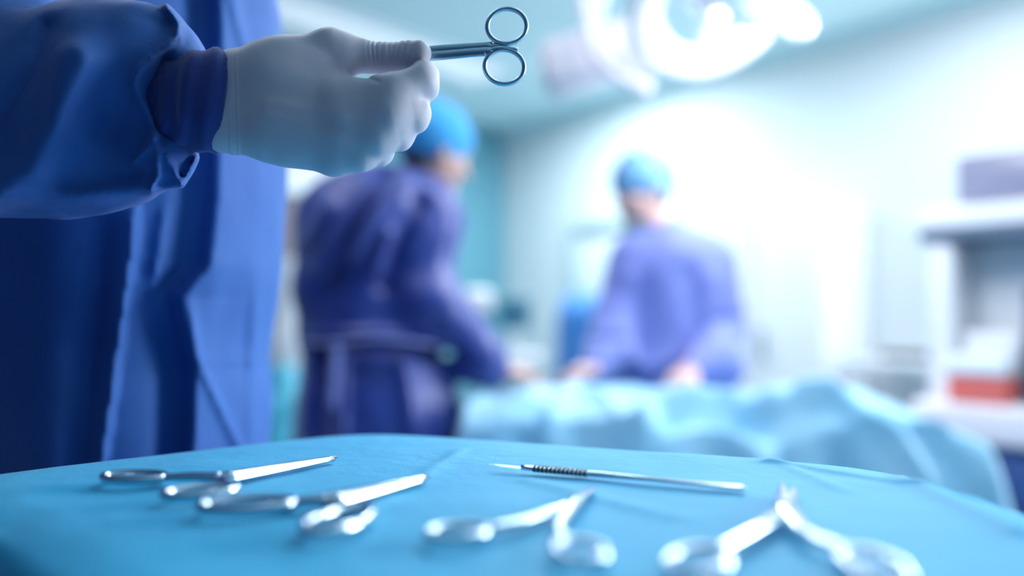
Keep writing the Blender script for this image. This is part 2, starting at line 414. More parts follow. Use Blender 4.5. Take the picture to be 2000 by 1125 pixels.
# unseen window added to the right wall for side light on hand and gown
w1 = empty('added_window_1', RW((6.95, 0.0, 0.95)), None, None); w1['kind'] = 'structure'
MB(RW).box((5.95, 0.004, 0.95), (7.95, 0.012, 2.30), 0).build('pane', 'side_glow', w1)
fr = MB(RW)
for a_, b_, c_, d_ in ((5.87, 5.95, .87, 2.38), (7.95, 8.03, .87, 2.38), (6.92, 6.98, .95, 2.30)): fr.box((a_, 0, c_), (b_, 0.06, d_), .004)
fr.box((5.95, 0, 0.87), (7.95, 0.06, 0.95), .004); fr.box((5.95, 0, 2.30), (7.95, 0.06, 2.38), .004)
fr.build('added_window_frame', 'white_m', w1)

# ------------------------------------------------------------------ instrument table
poly = np.array([(-0.462, 0.578), (-0.165, 0.848), (0.322, 0.640), (0.352, 0.24), (-0.085, 0.235)])
def rounded(poly, n=900, r=0.055):
    P0 = poly; seg = np.roll(P0, -1, 0) - P0; L = np.hypot(seg[:, 0], seg[:, 1]); per = L.sum(); t = np.linspace(0, per, n, endpoint=False)
    cum = np.concatenate([[0], np.cumsum(L)]); pts = []
    for u in t:
        i = min(np.searchsorted(cum, u, 'right') - 1, len(P0) - 1); pts.append(P0[i] + seg[i] * (u - cum[i]) / L[i])
    pts = np.array(pts); k = int(r / (per / n))
    for _ in range(3):
        a = np.zeros_like(pts)
        for j in range(-k, k + 1): a += np.roll(pts, j, 0)
        pts = a / (2 * k + 1)
    return pts
out = rounded(poly); cen = np.array([-0.04, 0.52])
nrm = np.roll(out, -1, 0) - np.roll(out, 1, 0); nrm = np.stack([nrm[:, 1], -nrm[:, 0]], 1); nrm /= np.linalg.norm(nrm, axis=1)[:, None]
if ((out - cen) * nrm).sum() < 0: nrm = -nrm
NT = len(out); rings = []
edge_r = 0.014; inner = out - nrm * edge_r
arc = np.arange(NT) * 2 * math.pi / NT
for s in np.linspace(0.004, 1, 150):
    xy = cen + (inner - cen) * s
    x, y = xy[:, 0], xy[:, 1]
    z = 0.0011 * vnoise(x, y, x * 0, 9) + 0.0005 * vnoise(x + 3, y, x * 0, 31)
    # long soft creases in the cloth
    rid = lambda a, b, w, h: h * np.exp(-(seg_dist(x, y, [a, b]) / w) ** 2)
    z = z + rid(T(1500, 905)[:2], T(1980, 975)[:2], 0.006, 0.0025) + rid(T(1760, 930)[:2], T(1990, 1040)[:2], 0.010, 0.004)
    z = z + rid(T(900, 880)[:2], T(700, 1010)[:2], 0.008, 0.0012) + rid(T(1030, 940)[:2], T(1320, 1010)[:2], 0.010, 0.0018) + rid(T(1650, 960)[:2], T(1500, 900)[:2], 0.007, 0.0016)
    z = z - 0.004 * np.clip((s - 0.85) / 0.15, 0, 1) ** 2
    rings.append(np.stack([x, y, TZ + z], 1))
for a in np.linspace(0.15, 1, 7):
    an = a * math.pi / 2
    xy = inner + nrm * edge_r * math.sin(an); rings.append(np.stack([xy[:, 0], xy[:, 1], np.full(NT, TZ - 0.004 - edge_r * (1 - math.cos(an)))], 1))
for t in np.linspace(0.02, 1, 40):
    am = 0.032 * t ** 0.8
    off = am * (0.45 + 0.55 * np.sin(arc * 19 + 1.5 * np.sin(arc * 3) + t)) + 0.02 * t
    xy = out + nrm * off[:, None]; rings.append(np.stack([xy[:, 0], xy[:, 1], np.full(NT, TZ - 0.018 - 0.62 * t)], 1))
V = np.concatenate(rings); fs = []
for i in range(len(rings) - 1):
    for k in range(NT): fs.append([i * NT + k, i * NT + (k + 1) % NT, (i + 1) * NT + (k + 1) % NT, (i + 1) * NT + k])
fs.append(list(range(NT))[::-1])
o = link('table_drape', V, fs, 'cloth'); set_props(o, 'turquoise sterile cloth spread over the instrument table in front', 'cloth')
it = empty('instrument_table', (cen[0], cen[1], 0), 'steel instrument table hidden under the turquoise cloth', 'table')
tp = cen + (inner - cen) * 0.965; sel = range(0, NT, 6); n6 = len(sel)
v = [(tp[i][0], tp[i][1], z) for z in (TZ - 0.030, TZ - 0.010) for i in sel]
link('table_top', v, [list(range(n6))[::-1], list(range(n6, 2 * n6))] + [[k, (k + 1) % n6, n6 + (k + 1) % n6, n6 + k] for k in range(n6)], 'steel', it, smooth=False)
for lx, ly in ((-0.34, 0.56), (-0.16, 0.72), (0.25, 0.60), (0.27, 0.29), (-0.04, 0.29)):
    MB().tube([(lx, ly, 0.0), (lx, ly, 0.02), (lx, ly, TZ - 0.031)], [0.022, 0.014, 0.014]).build('leg', 'steel', it)

# ------------------------------------------------------------------ steel instruments
def resample(pts, n):
    pts = np.array(pts, float); L = np.concatenate([[0], np.cumsum(np.linalg.norm(np.diff(pts, axis=0), axis=1))]); t = np.linspace(0, L[-1], n)
    # Catmull-like smoothing by averaging
    q = np.stack([np.interp(t, L, pts[:, i]) for i in range(3)], 1)
    for _ in range(max(1, n // 12)):
        q[1:-1] = (q[:-2] + q[1:-1] * 2 + q[2:]) / 4
    return q
def oval(c, a_dir, ra, rb, n_dir, n=48):
    a = np.array(a_dir, float); a /= np.linalg.norm(a); nn = np.array(n_dir, float); b = np.cross(nn, a); b /= np.linalg.norm(b)
    return [np.array(c) + a * math.cos(2 * math.pi * k / n) * ra + b * math.sin(2 * math.pi * k / n) * rb for k in range(n)]
def clamp(name, tips, pivot, rings, label, cat, up=(0, 0, 1), rr=(0.021, 0.0125), tube=0.0021, jaw=0.0036, m='steel', group=None, via=(None, None), sw=1.7):
    """ringed hand instrument: two halves crossing at the pivot; rings = [(centre, axis)]"""
    e = empty(name, pivot, label, cat, group); up = np.array(up, float)
    sgn = 1
    for tip, (rc, ra), vi in zip(tips, rings, via):
        tip = np.array(tip); pivot = np.array(pivot); rc = np.array(rc)
        off = up * 0.0012 * sgn
        j = resample([pivot + off, pivot * 0.6 + tip * 0.4 + off, tip + off * 0.4], 14)
        rad = [(jaw * (1.15 - 0.8 * (i / 13) ** 1.2), jaw * (0.75 - 0.45 * (i / 13))) for i in range(14)]
        MB().tube(j, rad, 12, up=up).build('jaw', m, e, smooth=True)
        ax = np.array(ra, float); ax /= np.linalg.norm(ax)
        near = rc + ax * (rr[0] + tube * 0.2)
        mid = pivot * 0.55 + near * 0.45 + off + (rc - pivot - ax * ((rc - pivot) @ ax)) * 0.12 if vi is None else np.array(vi)
        s = resample([pivot + off, mid, near], 16)[:]
        MB().tube(s, [(tube * (sw - (sw - 1.1) * i / 15), tube * (1.35 - 0.35 * i / 15)) for i in range(16)], 12, up=up).build('shank', m, e, smooth=True)
        MB().tube(oval(rc, ax, rr[0], rr[1], up), [(tube * 0.95, tube * 1.15)] * 48, 12, up=up, closed=True).build('finger_ring', m, e, smooth=True)
        sgn = -sgn
    MB().lathe(pivot, [(0.0034, -0.0034), (0.0040, -0.003), (0.0040, 0.003), (0.0032, 0.0038), (0.0012, 0.0040)], 24, up).build('pivot_screw', m, e)
    return e
# clamp 1 (far left)
def ringpt(px0, px1, py, z=0.006): return (T(px0, py, z) + T(px1, py, z)) / 2
cl = dict(cat='clamp', group='ringed steel clamps laid out on the cloth')
a, b = ringpt(198, 326, 948), ringpt(326, 458, 978)
pv = T(432, 952, 0.006)
clamp('artery_clamp', [T(656, 903, 0.004), T(652, 906, 0.004)], pv, [(a, pv - a + np.array([0, .0, 0])), (b, T(470, 970, .006) - b)],
      'curved steel clamp nearest the gown, leftmost of those on the turquoise cloth', rr=(0.0225, 0.012), tube=0.0028, jaw=0.0048, **cl)
a, b = ringpt(380, 585, 1005), ringpt(580, 745, 1038)
pv = T(640, 1000, 0.006)
clamp('artery_clamp', [T(836, 943, 0.004), T(830, 947, 0.004)], pv, [(a, T(600, 1000, .006) - a), (b, T(700, 1020, .006) - b)],
      'straight steel clamp pointing right, between the curved clamp and the open scissors', rr=(0.0275, 0.014), tube=0.0030, jaw=0.0060, **cl)
a, b = ringpt(830, 960, 1062), ringpt(1062, 1205, 1100)
pv = T(1128, 998, 0.006)
clamp('surgical_scissors', [T(1162, 966, 0.004), T(1148, 968, 0.004)], pv, [(b, T(1100, 1068, .006) - b), (a, T(985, 1050, .006) - a)],
      'slender steel scissors with spread handles, lying below the scalpel', 'scissors', rr=(0.0165, 0.0125), tube=0.0023, jaw=0.0036, via=(T(1086, 1056, .006), T(1014, 1042, .006)), sw=2.0)
a, b = ringpt(1290, 1440, 1122), ringpt(1630, 1780, 1130)
pv = T(1534, 1022, 0.008)
e = clamp('wide_forceps', [T(1526, 966, 0.006), T(1551, 972, 0.006)], pv, [(b, T(1625, 1090, .008) - b), (a, T(1440, 1085, .008) - a)],
      'bright wide jawed forceps with spread handles, rightmost on the cloth', 'forceps', rr=(0.0175, 0.013), tube=0.0026, jaw=0.0056, via=(T(1575, 1075, .008), T(1478, 1062, .008)), sw=2.6)
# scalpel
sA = T(955, 918, 0.0045); sB = T(1456, 966, 0.0045); dr = sB - sA; Ls = np.linalg.norm(dr); dr /= Ls
sd = np.cross(dr, (0, 0, 1))
e = empty('scalpel', (sA + sB) / 2 - np.array([0, 0, 0.004]), 'long slim steel scalpel lying on the cloth behind the clamps', 'scalpel')
n = 10; pr = []
for i in range(n):
    t = i / (n - 1); wdt = 0.0042 * math.sin(math.pi * min(0.5, 0.06 + t * 0.6)) ; pr.append((t * 0.036, wdt))
v = []
for s_, wd_ in pr:
    c = sA + dr * s_
    v += [tuple(c - sd * wd_ * 0.25 + np.array([0, 0, .0004])), tuple(c + sd * wd_ + np.array([0, 0, 0])), tuple(c - sd * wd_ * 0.25 - np.array([0, 0, .0004]))]
f = [];
for i in range(n - 1): f += [[i*3, i*3+1, i*3+4, i*3+3], [i*3+1, i*3+2, i*3+5, i*3+4], [i*3+2, i*3, i*3+3, i*3+5]]
f += [[0, 1, 2][::-1], [(n-1)*3, (n-1)*3+1, (n-1)*3+2]]
link('blade', v, f, 'steel_b', e, smooth=False)
prof = [(0.028, 0.0014), (0.032, 0.0026), (0.040, 0.0034), (0.075, 0.0040), (0.095, 0.0032), (0.13, 0.0030), (0.16, 0.0038), (Ls - 0.012, 0.0046), (Ls - 0.003, 0.0042), (Ls, 0.002)]
MB().tube([sA + dr * s_ for s_, _ in prof], [(r, 0.0016 + 0.0005 * (s_ < 0.1)) for s_, r in prof], 16).build('handle', 'steel', e, smooth=True)
g = MB()
for i in range(13):
    c = sA + dr * (0.040 + i * 0.0034); g.tube([c - dr * 0.0008, c + dr * 0.0008], [(0.0046, 0.0027)] * 2, 12)
g.build('grip_ridges', 'black', e)

# scissors held in the hand
SD = 0.645
def Q(px, py, D=SD): return P(px, py, D)
upv = (0, -1, 0)
e = empty('surgical_scissors', Q(760, 120), 'small steel scissors held up by the gloved fingers and thumb', 'scissors')
for (cx_, cy_), sg, sh in (((990, 51), 1, [(951, 92), (946, 84)]), ((985, 131), -1, [(948, 100), (944, 108)])):
    off = np.array([0, 0.0012 * sg, 0])
    tp_ = [Q(740, 128) + off, Q(845, 101 + (3 if sg > 0 else 4)) + off, Q(942, 96 + (-3 if sg > 0 else 5)) + off]
    yy = 97 - 6 * sg
    pts = resample([Q(700, 128 + 2 * sg) + off, Q(780, 112 - 3 * sg) + off, Q(842, 104 - 7 * sg) + off, Q(930, yy) + off, Q(962, 95 - 6 * sg) + off], 26)
    MB().tube(pts, [(0.0006 + 0.0036 * min(1, i / 13) if i < 13 else 0.0040 - 0.0002 * (i - 13) / 12, 0.0016) for i in range(26)], 14, up=upv).build('shank', 'steel_b', e, smooth=True)
    rx, ry = rp(38.5, SD), rp(34 if sg > 0 else 33.5, SD)
    ring = oval(Q(cx_, cy_) + off * 0.4, (1, 0, 0.0 + 0.12 * sg), rx, ry, upv, 64)
    MB().tube(ring, [(0.0019, 0.0022)] * 64, 14, up=upv, closed=True).build('finger_ring', 'steel_b', e, smooth=True)
    j = resample([Q(946, yy + 1) + off, Q(975, 92 - 3 * sg) + off, Q(1012, 90 - 8 * sg) + off * 0.4], 12)
    MB().tube(j, [(0.0034 - 0.0018 * i / 11, 0.0016) for i in range(12)], 12, up=upv).build('ring_neck', 'steel_b', e, smooth=True)
# ------------------------------------------------------------------ people
def frame_of(fwd, up=(0, 0, 1)):
    f = np.array(fwd, float); f /= np.linalg.norm(f); s = np.cross(f, up); s /= np.linalg.norm(s); u = np.cross(s, f); return f, s, u
def head_prims(c, fwd, up=(0, 0, 1), k=0.012):
    f, s, u = frame_of(fwd, up); c = np.array(c, float); A = [f, s, u]
    L = lambda a, b, d: c + f * a + s * b + u * d
    pr = [ell(L(-0.012, 0, 0.035), (0.098, 0.077, 0.088), k, A), ell(L(0.018, 0, -0.025), (0.068, 0.062, 0.088), 0.02, A),
          ell(L(0.050, 0, -0.080), (0.030, 0.032, 0.026), 0.02, A),
          cap(L(0.080, 0, 0.012), L(0.105, 0, -0.024), 0.008, 0.012, 0.010), ell(L(0.097, 0.012, -0.028), (.008, .007, .006), .006, A), ell(L(0.097, -0.012, -0.028), (.008, .007, .006), .006, A),
          ell(L(0.079, 0, -0.052), (0.012, 0.024, 0.005), 0.006, A), ell(L(0.078, 0, -0.062), (0.012, 0.020, 0.006), 0.006, A),
          ell(L(0.078, 0, 0.026), (0.012, 0.050, 0.010), 0.015, A)]
    for q in (-1, 1):
        pr += [ell(L(0.092, 0.031 * q, 0.006), (0.012, 0.016, 0.010), 0.008, A, True), ell(L(0.066, 0.031 * q, 0.005), (0.014, 0.014, 0.012), 0.004, A),
               ell(L(0.055, 0.040 * q, -0.025), (0.022, 0.020, 0.018), 0.02, A),
               ell(L(-0.008, 0.077 * q, -0.008), (0.018, 0.008, 0.032), 0.006, A)]
    return pr
def hand_prims(wr, d, palm, side=1, size=1.0, curl=0.5):
    """wr wrist, d pointing direction, palm = palm normal; side +1/-1 picks the thumb's side"""
    d = np.array(d, float); d /= np.linalg.norm(d); n = np.array(palm, float); n -= d * (n @ d); n /= np.linalg.norm(n); s = np.cross(d, n) * side
    wr = np.array(wr, float); pr = []
    for i, (o, L_, r) in enumerate(((0.032, 0.080, .009), (0.011, 0.086, .0095), (-0.010, 0.080, .009), (-0.030, 0.064, .008))):
        m = wr + d * (0.088 - 0.006 * abs(i - 1)) * size + s * o * size
        pr.append(cap(wr + s * o * 0.5, m, 0.020, 0.0125, 0.012))
        p = m; ang = 0.25 * curl
        for q, fr in enumerate((0.45, 0.32, 0.23)):
            ang += curl * 0.75; dd = d * math.cos(ang) + n * math.sin(ang); p2 = p + dd * L_ * fr * size
            pr.append(cap(p, p2, r - 0.0008 * q, r - 0.0008 * (q + 1), 0.003)); p = p2
    b = wr + d * 0.025 + s * 0.024; t1 = wr + d * 0.062 + s * 0.050 + n * 0.012; t2 = wr + d * 0.090 + s * 0.052 + n * 0.024; t3 = wr + d * 0.110 + s * 0.046 + n * 0.034
    pr += [cap(b, t1, 0.018, 0.0125, 0.012), cap(t1, t2, 0.012, 0.0105, 0.004), cap(t2, t3, 0.0105, 0.009, 0.004)]
    return pr
def limb(pts, rad, k=0.03):
    return [cap(pts[i], pts[i + 1], rad[i], rad[i + 1], k) for i in range(len(pts) - 1)]
def bounds(prims, pad=0.03):
    lo = np.full(3, 1e9); hi = -lo
    for p in prims:
        if p[0] == 'c': r = max(p[3], p[4]); lo = np.minimum(lo, np.minimum(p[1], p[2]) - r); hi = np.maximum(hi, np.maximum(p[1], p[2]) + r)
        elif not p[5]: lo = np.minimum(lo, p[1] - p[2].max()); hi = np.maximum(hi, p[1] + p[2].max())
    return lo - pad, hi + pad

# ---- the nurse: profile, facing right, right arm held out
NC = np.array([-0.470, 0.985])
nb = (NC[0], NC[1], 0)
sh = P(60, -40, 0.86); el = P(-75, 255, 0.69); wr = P(440, 202, 0.622)
head_c = np.array([-0.42, 0.985, 1.66])
body = head_prims(head_c, (1, 0.1, -0.15)) + [cap((-0.47, .985, 1.42), (-0.44, .985, 1.58), 0.062, 0.055, 0.03),
    cap((-0.47, .985, 1.30), (-0.47, .985, 1.0), 0.115, 0.11, 0.05, (0, 1, 0), 0.75), cap((-0.48, 0.84, 1.37), (-0.48, 1.13, 1.37), 0.055, 0.055, 0.06)]
for q, yy in ((1, 0.91), (-1, 1.06)):
    body += limb([(-0.47, yy, 0.95), (-0.46, yy, 0.50), (-0.48, yy, 0.09), ], [0.085, 0.058, 0.04]) + [cap((-0.50, yy, 0.05), (-0.34, yy, 0.04), 0.032, 0.03, 0.03)]
body += limb([(-0.49, 0.86, 1.36), P(-30, 60, 0.71), P(-70, 240, 0.69), wr + np.array([-0.055, 0.022, 0]), wr + np.array([-0.02, 0.006, 0])], [0.042, 0.036, 0.030, 0.017, 0.020], 0.005) + limb([(-0.49, 1.13, 1.36), (-0.52, 1.23, 1.12), (-0.51, 1.25, 0.89)], [0.046, 0.038, 0.027])
body += hand_prims((-0.51, 1.25, 0.89), (0.05, 0, -1), (0, -1, 0), 1, curl=0.5)
lo, hi = bounds(body); lo[2] = 0.0
nurse = sdf_obj('person', body, lo, hi, 0.005, 'skin', None, nb)
set_props(nurse, 'person in blue gown holding out small scissors in a gloved hand beside the instrument table', 'person')

# gown trunk with folds
gt = [cap((-0.480, .985, 1.36), (-0.490, .985, 0.95), 0.165, 0.160, 0.05, (0, 1, 0), 0.95), cap((-0.490, .985, 0.95), (-0.490, .985, 0.30), 0.160, 0.185, 0.05, (0, 1, 0), 0.95),
      cap((-0.455, .985, 1.44), (-0.462, .985, 1.12), 0.150, 0.155, 0.04), cap((-0.56, .985, 1.30), (-0.56, .985, 0.30), 0.155, 0.18, 0.05),
      cap((-0.48, 0.86, 1.40), (-0.48, 1.11, 1.40), 0.075, 0.075, 0.08)]
gt += limb([(-0.49, 1.13, 1.38), (-0.52, 1.23, 1.12), (-0.51, 1.25, 0.91)], [0.075, 0.065, 0.045], 0.03)
EDGE = [(272, 405), (262, 500), (243, 640), (225, 760), (205, 900), (190, 1000)]
LITE = [(415, -200), (420, 60), (412, 400), (398, 520), (345, 580), (352, 640), (372, 700), (368, 870), (360, 1000)]
def gown_disp(X, Y, Z):
    px, py = proj(X, Y, Z); fr = step(NC[1] + 0.05 - Y, 0.03)
    ex = poly_x(EDGE, py); d = ex - px
    flap = 0.020 * step(d, 3.0) * np.exp(-np.maximum(d, 0) / 55.0) * step(py - 400, 12)
    flap += 0.012 * np.exp(-((px - ex + 70 - 0.05 * (py - 400)) / 26.0) ** 2) * -1 * step(py - 430, 30)
    flap += 0.010 * np.exp(-((px - 90 - 0.03 * (900 - py)) / 55.0) ** 2) * step(py - 400, 40)
    lx = poly_x(LITE, py); d2 = px - lx
    lit = 0.024 * step(d2, 9.0) * np.exp(-np.maximum(d2 - 10, 0) / 75.0)
    lit -= 0.012 * np.exp(-((d2 + 38) / 26.0) ** 2)
    v1 = 0.007 * np.exp(-((px - poly_x([(372, 600), (385, 700), (470, 880)], py)) / 9.0) ** 2) * step(py - 600, 25)
    v2 = 0.005 * np.exp(-((px - poly_x([(500, 560), (492, 700), (490, 900)], py)) / 12.0) ** 2) * step(py - 560, 40)
    v3 = 0.006 * np.exp(-((px - poly_x([(445, -50), (470, 60), (520, 200)], py)) / 12.0) ** 2) * step(260 - py, 20)
    v3 += 0.006 * np.exp(-((px - poly_x([(320, 420), (300, 560), (330, 700)], py)) / 10.0) ** 2) * step(py - 410, 20) * step(640 - py, 30)
    hem = -0.0022 * np.exp(-((py - 719) / 1.6) ** 2) * step(px - 335, 8)
    hem += 0.0012 * np.exp(-((py - 706) / 7.0) ** 2) * step(px - 335, 8) * (0.5 + 0.5 * np.sin(px / 7.0))
    n = 0.0045 * vnoise(X * 1.0, Y, Z * 0.35, 13) + 0.002 * vnoise(X, Y, Z * 0.4, 34)
    th = np.arctan2(Y - NC[1], X - NC[0]); back = 0.012 * np.sin(th * 11 + 2 * np.sin(Z * 3)) * (1 - fr) * np.clip(1.4 - Z, 0, 1)
    return (flap + lit + v1 + v2 + v3 + hem) * fr + n + back
gown = sdf_obj('gown', gt, (-0.74, 0.72, 0.16), (-0.20, 1.34, 1.56), 0.0042, 'gown', nurse, None, gown_disp, 1)

# sleeve: everything in pixel-and-distance coordinates of this arm
def R(px, py, D, r): return P(px, py, D), rp(r, D)
sl = []
def sc_(a, b, k=0.02, n=None, s=1.0):
    (pa, ra), (pb, rb) = R(*a), R(*b); sl.append(cap(pa, pb, ra, rb, k, n, s))
sl.append(cap((-0.495, 0.90, 1.395), P(-30, 60, 0.715), 0.088, 0.078, 0.06))
sl.append(cap((-0.48, 0.95, 1.40), (-0.495, 0.88, 1.385), 0.080, 0.086, 0.06))
sc_((-30, 60, 0.70, 165), (-80, 245, 0.69, 150), 0.05)
sc_((-80, 245, 0.69, 150), (110, 235, 0.660, 158), 0.05)
sc_((110, 225, 0.660, 155), (225, 180, 0.650, 150), 0.05)
sc_((225, 160, 0.650, 140), (262, 160, 0.645, 125), 0.03)
sc_((262, 130, 0.640, 100), (300, 120, 0.635, 80), 0.03)
sc_((285, 290, 0.640, 75), (318, 305, 0.635, 55), 0.03)
sc_((200, 300, 0.650, 100), (60, 318, 0.66, 84), 0.03)
RIDGE = [(325, 12), (349, 45), (347, 72), (318, 96), (272, 135), (262, 160), (272, 195), (292, 225), (302, 265)]
RIDGE2 = [(302, 265), (285, 292), (264, 312)]
RIDGE3 = [(305, 282), (310, 340), (295, 372)]
RIDGE4 = [(318, 290), (345, 345), (355, 362), (383, 308)]
RIDGE5 = [(295, 375), (355, 360)]
def sleeve_disp(X, Y, Z):
    px, py = proj(X, Y, Z); fr = step(0.665 - Y, 0.015)
    g = lambda pts, w_, h_: h_ * np.exp(-(seg_dist(px, py, pts) / w_) ** 2)
    d = g(RIDGE, 7.5, 0.0085) + g(RIDGE2, 7, 0.006) + g(RIDGE3, 7, 0.006) + g(RIDGE4, 6, 0.006) + g(RIDGE5, 7, 0.004)
    d -= 0.013 * np.exp(-(((px - 218) / 50.0) ** 2 + ((py - 245) / 85.0) ** 2))         # deep hollow
    d += 0.016 * np.exp(-((seg_dist(px, py, [(150, 120), (105, 240), (60, 330), (-30, 385)])) / 45.0) ** 2)
    d -= 0.006 * np.exp(-((seg_dist(px, py, [(95, 60), (50, 160), (-20, 260)])) / 22.0) ** 2)
    d -= 0.010 * np.exp(-((seg_dist(px, py, [(322, 120), (300, 170), (318, 240)])) / 17.0) ** 2)
    d += 0.008 * np.exp(-((seg_dist(px, py, [(-20, 385), (150, 385), (280, 368)])) / 20.0) ** 2)
    return 1.35 * d * fr + 0.002 * vnoise(X, Y, Z, 22) + 0.0012 * vnoise(X, Y, Z, 55)
lo, hi = bounds(sl, 0.02)
sdf_obj('sleeve', sl, lo, hi, 0.0027, 'gown', nurse, None, sleeve_disp, 1)
# cuff
cf = []
for a, b in (((322, 180, 0.636, 66), (425, 176, 0.624, 84)), ((345, 225, 0.634, 68), (412, 222, 0.624, 84))):
    (pa, ra), (pb, rb) = R(*a), R(*b); cf.append(cap(pa, pb, ra * 0.93, rb * 0.93, 0.02))
def cuff_disp(X, Y, Z):
    px, py = proj(X, Y, Z); q = px + 24 * ((py - 190) / 100.0) ** 2 * 0.8 + 0.12 * (py - 190)
    d = 0.0013 * np.sin((q - 300) / 8.5 + 2.6 * vnoise(X, Y, Z, 22)) + 0.0016 * vnoise(X, Y, Z * 0.3, 60) + 0.0003 * np.sin((q - 300) / 1.6)
    cut = np.maximum(px - poly_x([(447, 90), (443, 150), (432, 250), (424, 310)], py), 0) * 0.00045 * 3
    return d * step(438 - px, 3) - cut
lo, hi = bounds(cf, 0.012); sdf_obj('cuff', cf, lo, hi, 0.0016, 'cuff', nurse, None, cuff_disp, 1)

# gloved hand
gl = []
def gc(a, b, k=6, n=None, s=1.0):
    (pa, ra), (pb, rb) = R(*a), R(*b); gl.append(cap(pa, pb, ra, rb, rp(k, 0.62), n, s))
YD = (0, 1, 0)
# wrist into the back of the hand
gc((395, 170, .623, 62), (445, 172, .622, 64), 30, YD, 1.25); gc((395, 222, .623, 62), (445, 228, .622, 63), 30, YD, 1.25)
gc((445, 172, .622, 64), (545, 160, .622, 76), 30, YD, 1.35)
gc((445, 228, .622, 63), (560, 240, .622, 74), 30, YD, 1.35)
gc((540, 165, .622, 68), (655, 215, .618, 52), 40, YD, 1.3)
gc((545, 195, .622, 66), (672, 232, .618, 50), 40, YD, 1.3)
gc((550, 230, .622, 66), (662, 268, .620, 44), 40, YD, 1.25)
gc((555, 245, .622, 62), (648, 302, .625, 38), 40, YD, 1.2)
# thenar and thumb
gc((540, 155, .624, 66), (645, 102, .628, 43), 34)
gc((560, 180, .630, 50), (660, 125, .630, 40), 30)
gc((645, 100, .628, 42), (672, 108, .629, 37), 14)
gc((672, 107, .629, 37), (752, 115, .636, 29), 12)
gc((752, 115, .636, 29), (796, 109, .634, 27.5), 8)
gc((796, 109, .634, 27.5), (818, 104, .632, 24.5), 8)
# index
gc((675, 205, .616, 48), (765, 190, .612, 40), 30); gc((765, 190, .612, 40), (822, 160, .618, 33), 26)
gc((830, 148, .622, 27), (831, 172, .622, 27), 14); gc((828, 150, .624, 26), (828, 168, .645, 25), 10); gc((829, 152, .636, 24), (806, 156, .652, 20), 6); gc((806, 156, .652, 20), (788, 148, .656, 18), 4)
# middle
gc((685, 240, .615, 46), (758, 232, .612, 40), 30); gc((758, 232, .612, 40), (802, 222, .617, 31), 24)
gc((819, 220, .620, 23), (813, 236, .620, 24), 12); gc((816, 226, .622, 24), (812, 230, .645, 23), 8)
# ring
gc((672, 272, .617, 42), (735, 268, .614, 35), 26); gc((735, 268, .614, 35), (774, 262, .619, 28), 20)
gc((789, 262, .622, 21), (784, 274, .622, 21), 10); gc((786, 266, .624, 22), (782, 270, .645, 20), 8)
# little
gc((655, 301, .624, 36), (705, 302, .620, 30), 22); gc((705, 302, .620, 30), (738, 298, .625, 23), 16)
gc((752, 299, .627, 17), (744, 309, .627, 17), 8); gc((748, 303, .629, 18), (745, 304, .646, 17), 6)
def glove_disp(X, Y, Z):
    px, py = proj(X, Y, Z)
    th = step(150 - py, 6) * step(px - 700, 8)
    wv = np.zeros_like(px)
    for x0, w_, a_, sl_ in ((718, 2.4, .0006, .1), (727, 2.2, .0010, .15), (735, 2.2, .0012, .12), (744, 2.4, .0007, .05), (757, 2.2, .0009, -.1), (765, 2.0, .0008, -.15), (775, 2.2, .0011, -.2), (785, 2.4, .0011, -.25), (797, 2.4, .0006, -.3)):
        xx = x0 + sl_ * (py - 110) + 0.004 * (py - 110) ** 2 * (1 if sl_ > 0 else -0.6)
        wv -= a_ * np.exp(-((px - xx) / w_) ** 2) * np.clip((150 - py) / 55.0, 0, 1)
    cr = -0.0012 * np.exp(-(seg_dist(px, py, [(682, 140), (705, 148), (740, 160)]) / 4.0) ** 2)
    ten = 0.0012 * np.exp(-(seg_dist(px, py, [(520, 200), (668, 228)]) / 12.0) ** 2) + 0.0010 * np.exp(-(seg_dist(px, py, [(520, 222), (660, 268)]) / 12.0) ** 2)
    for kx in (449, 455, 463): ten = ten + 0.0007 * np.sin(1) * np.exp(-((px - kx - 0.03 * (py - 200)) / 1.9) ** 2)
    return 1.2 * wv * th * (0.55 + 0.6 * np.abs(vnoise(X, Y, Z, 55)) * 2) + cr + ten + 0.0007 * vnoise(X, Y, Z, 60)
lo, hi = bounds(gl, 0.01); sdf_obj('glove', gl, lo, hi, 0.00085, 'glove', nurse, None, glove_disp, 3)
# nurse's cap, mask, shoes
f_, s_, u_ = frame_of((1, 0.1, -0.15)); A_ = [f_, s_, u_]
hp = [ell(head_c + u_ * 0.050 - f_ * 0.022, (0.107, 0.088, 0.090), 0.01, A_)]
lo, hi = bounds(hp); sdf_obj('surgical_cap', hp, lo, hi, 0.004, 'cap', nurse)
hp = [ell(head_c + f_ * 0.050 - u_ * 0.045, (0.054, 0.060, 0.060), 0.02, A_), ell(head_c + f_ * 0.088 - u_ * 0.030, (0.028, 0.032, 0.034), 0.03, A_)]
lo, hi = bounds(hp); sdf_obj('face_mask', hp, lo, hi, 0.004, 'mask', nurse)
for yy in (0.91, 1.06):
    hp = [cap((-0.51, yy, 0.045), (-0.33, yy, 0.038), 0.044, 0.038, 0.02), cap((-0.49, yy, 0.05), (-0.49, yy, 0.09), 0.045, 0.045, 0.02)]
    lo, hi = bounds(hp); lo[2] = 0.001; sdf_obj('shoe', hp, lo, hi, 0.005, 'white_p', nurse)

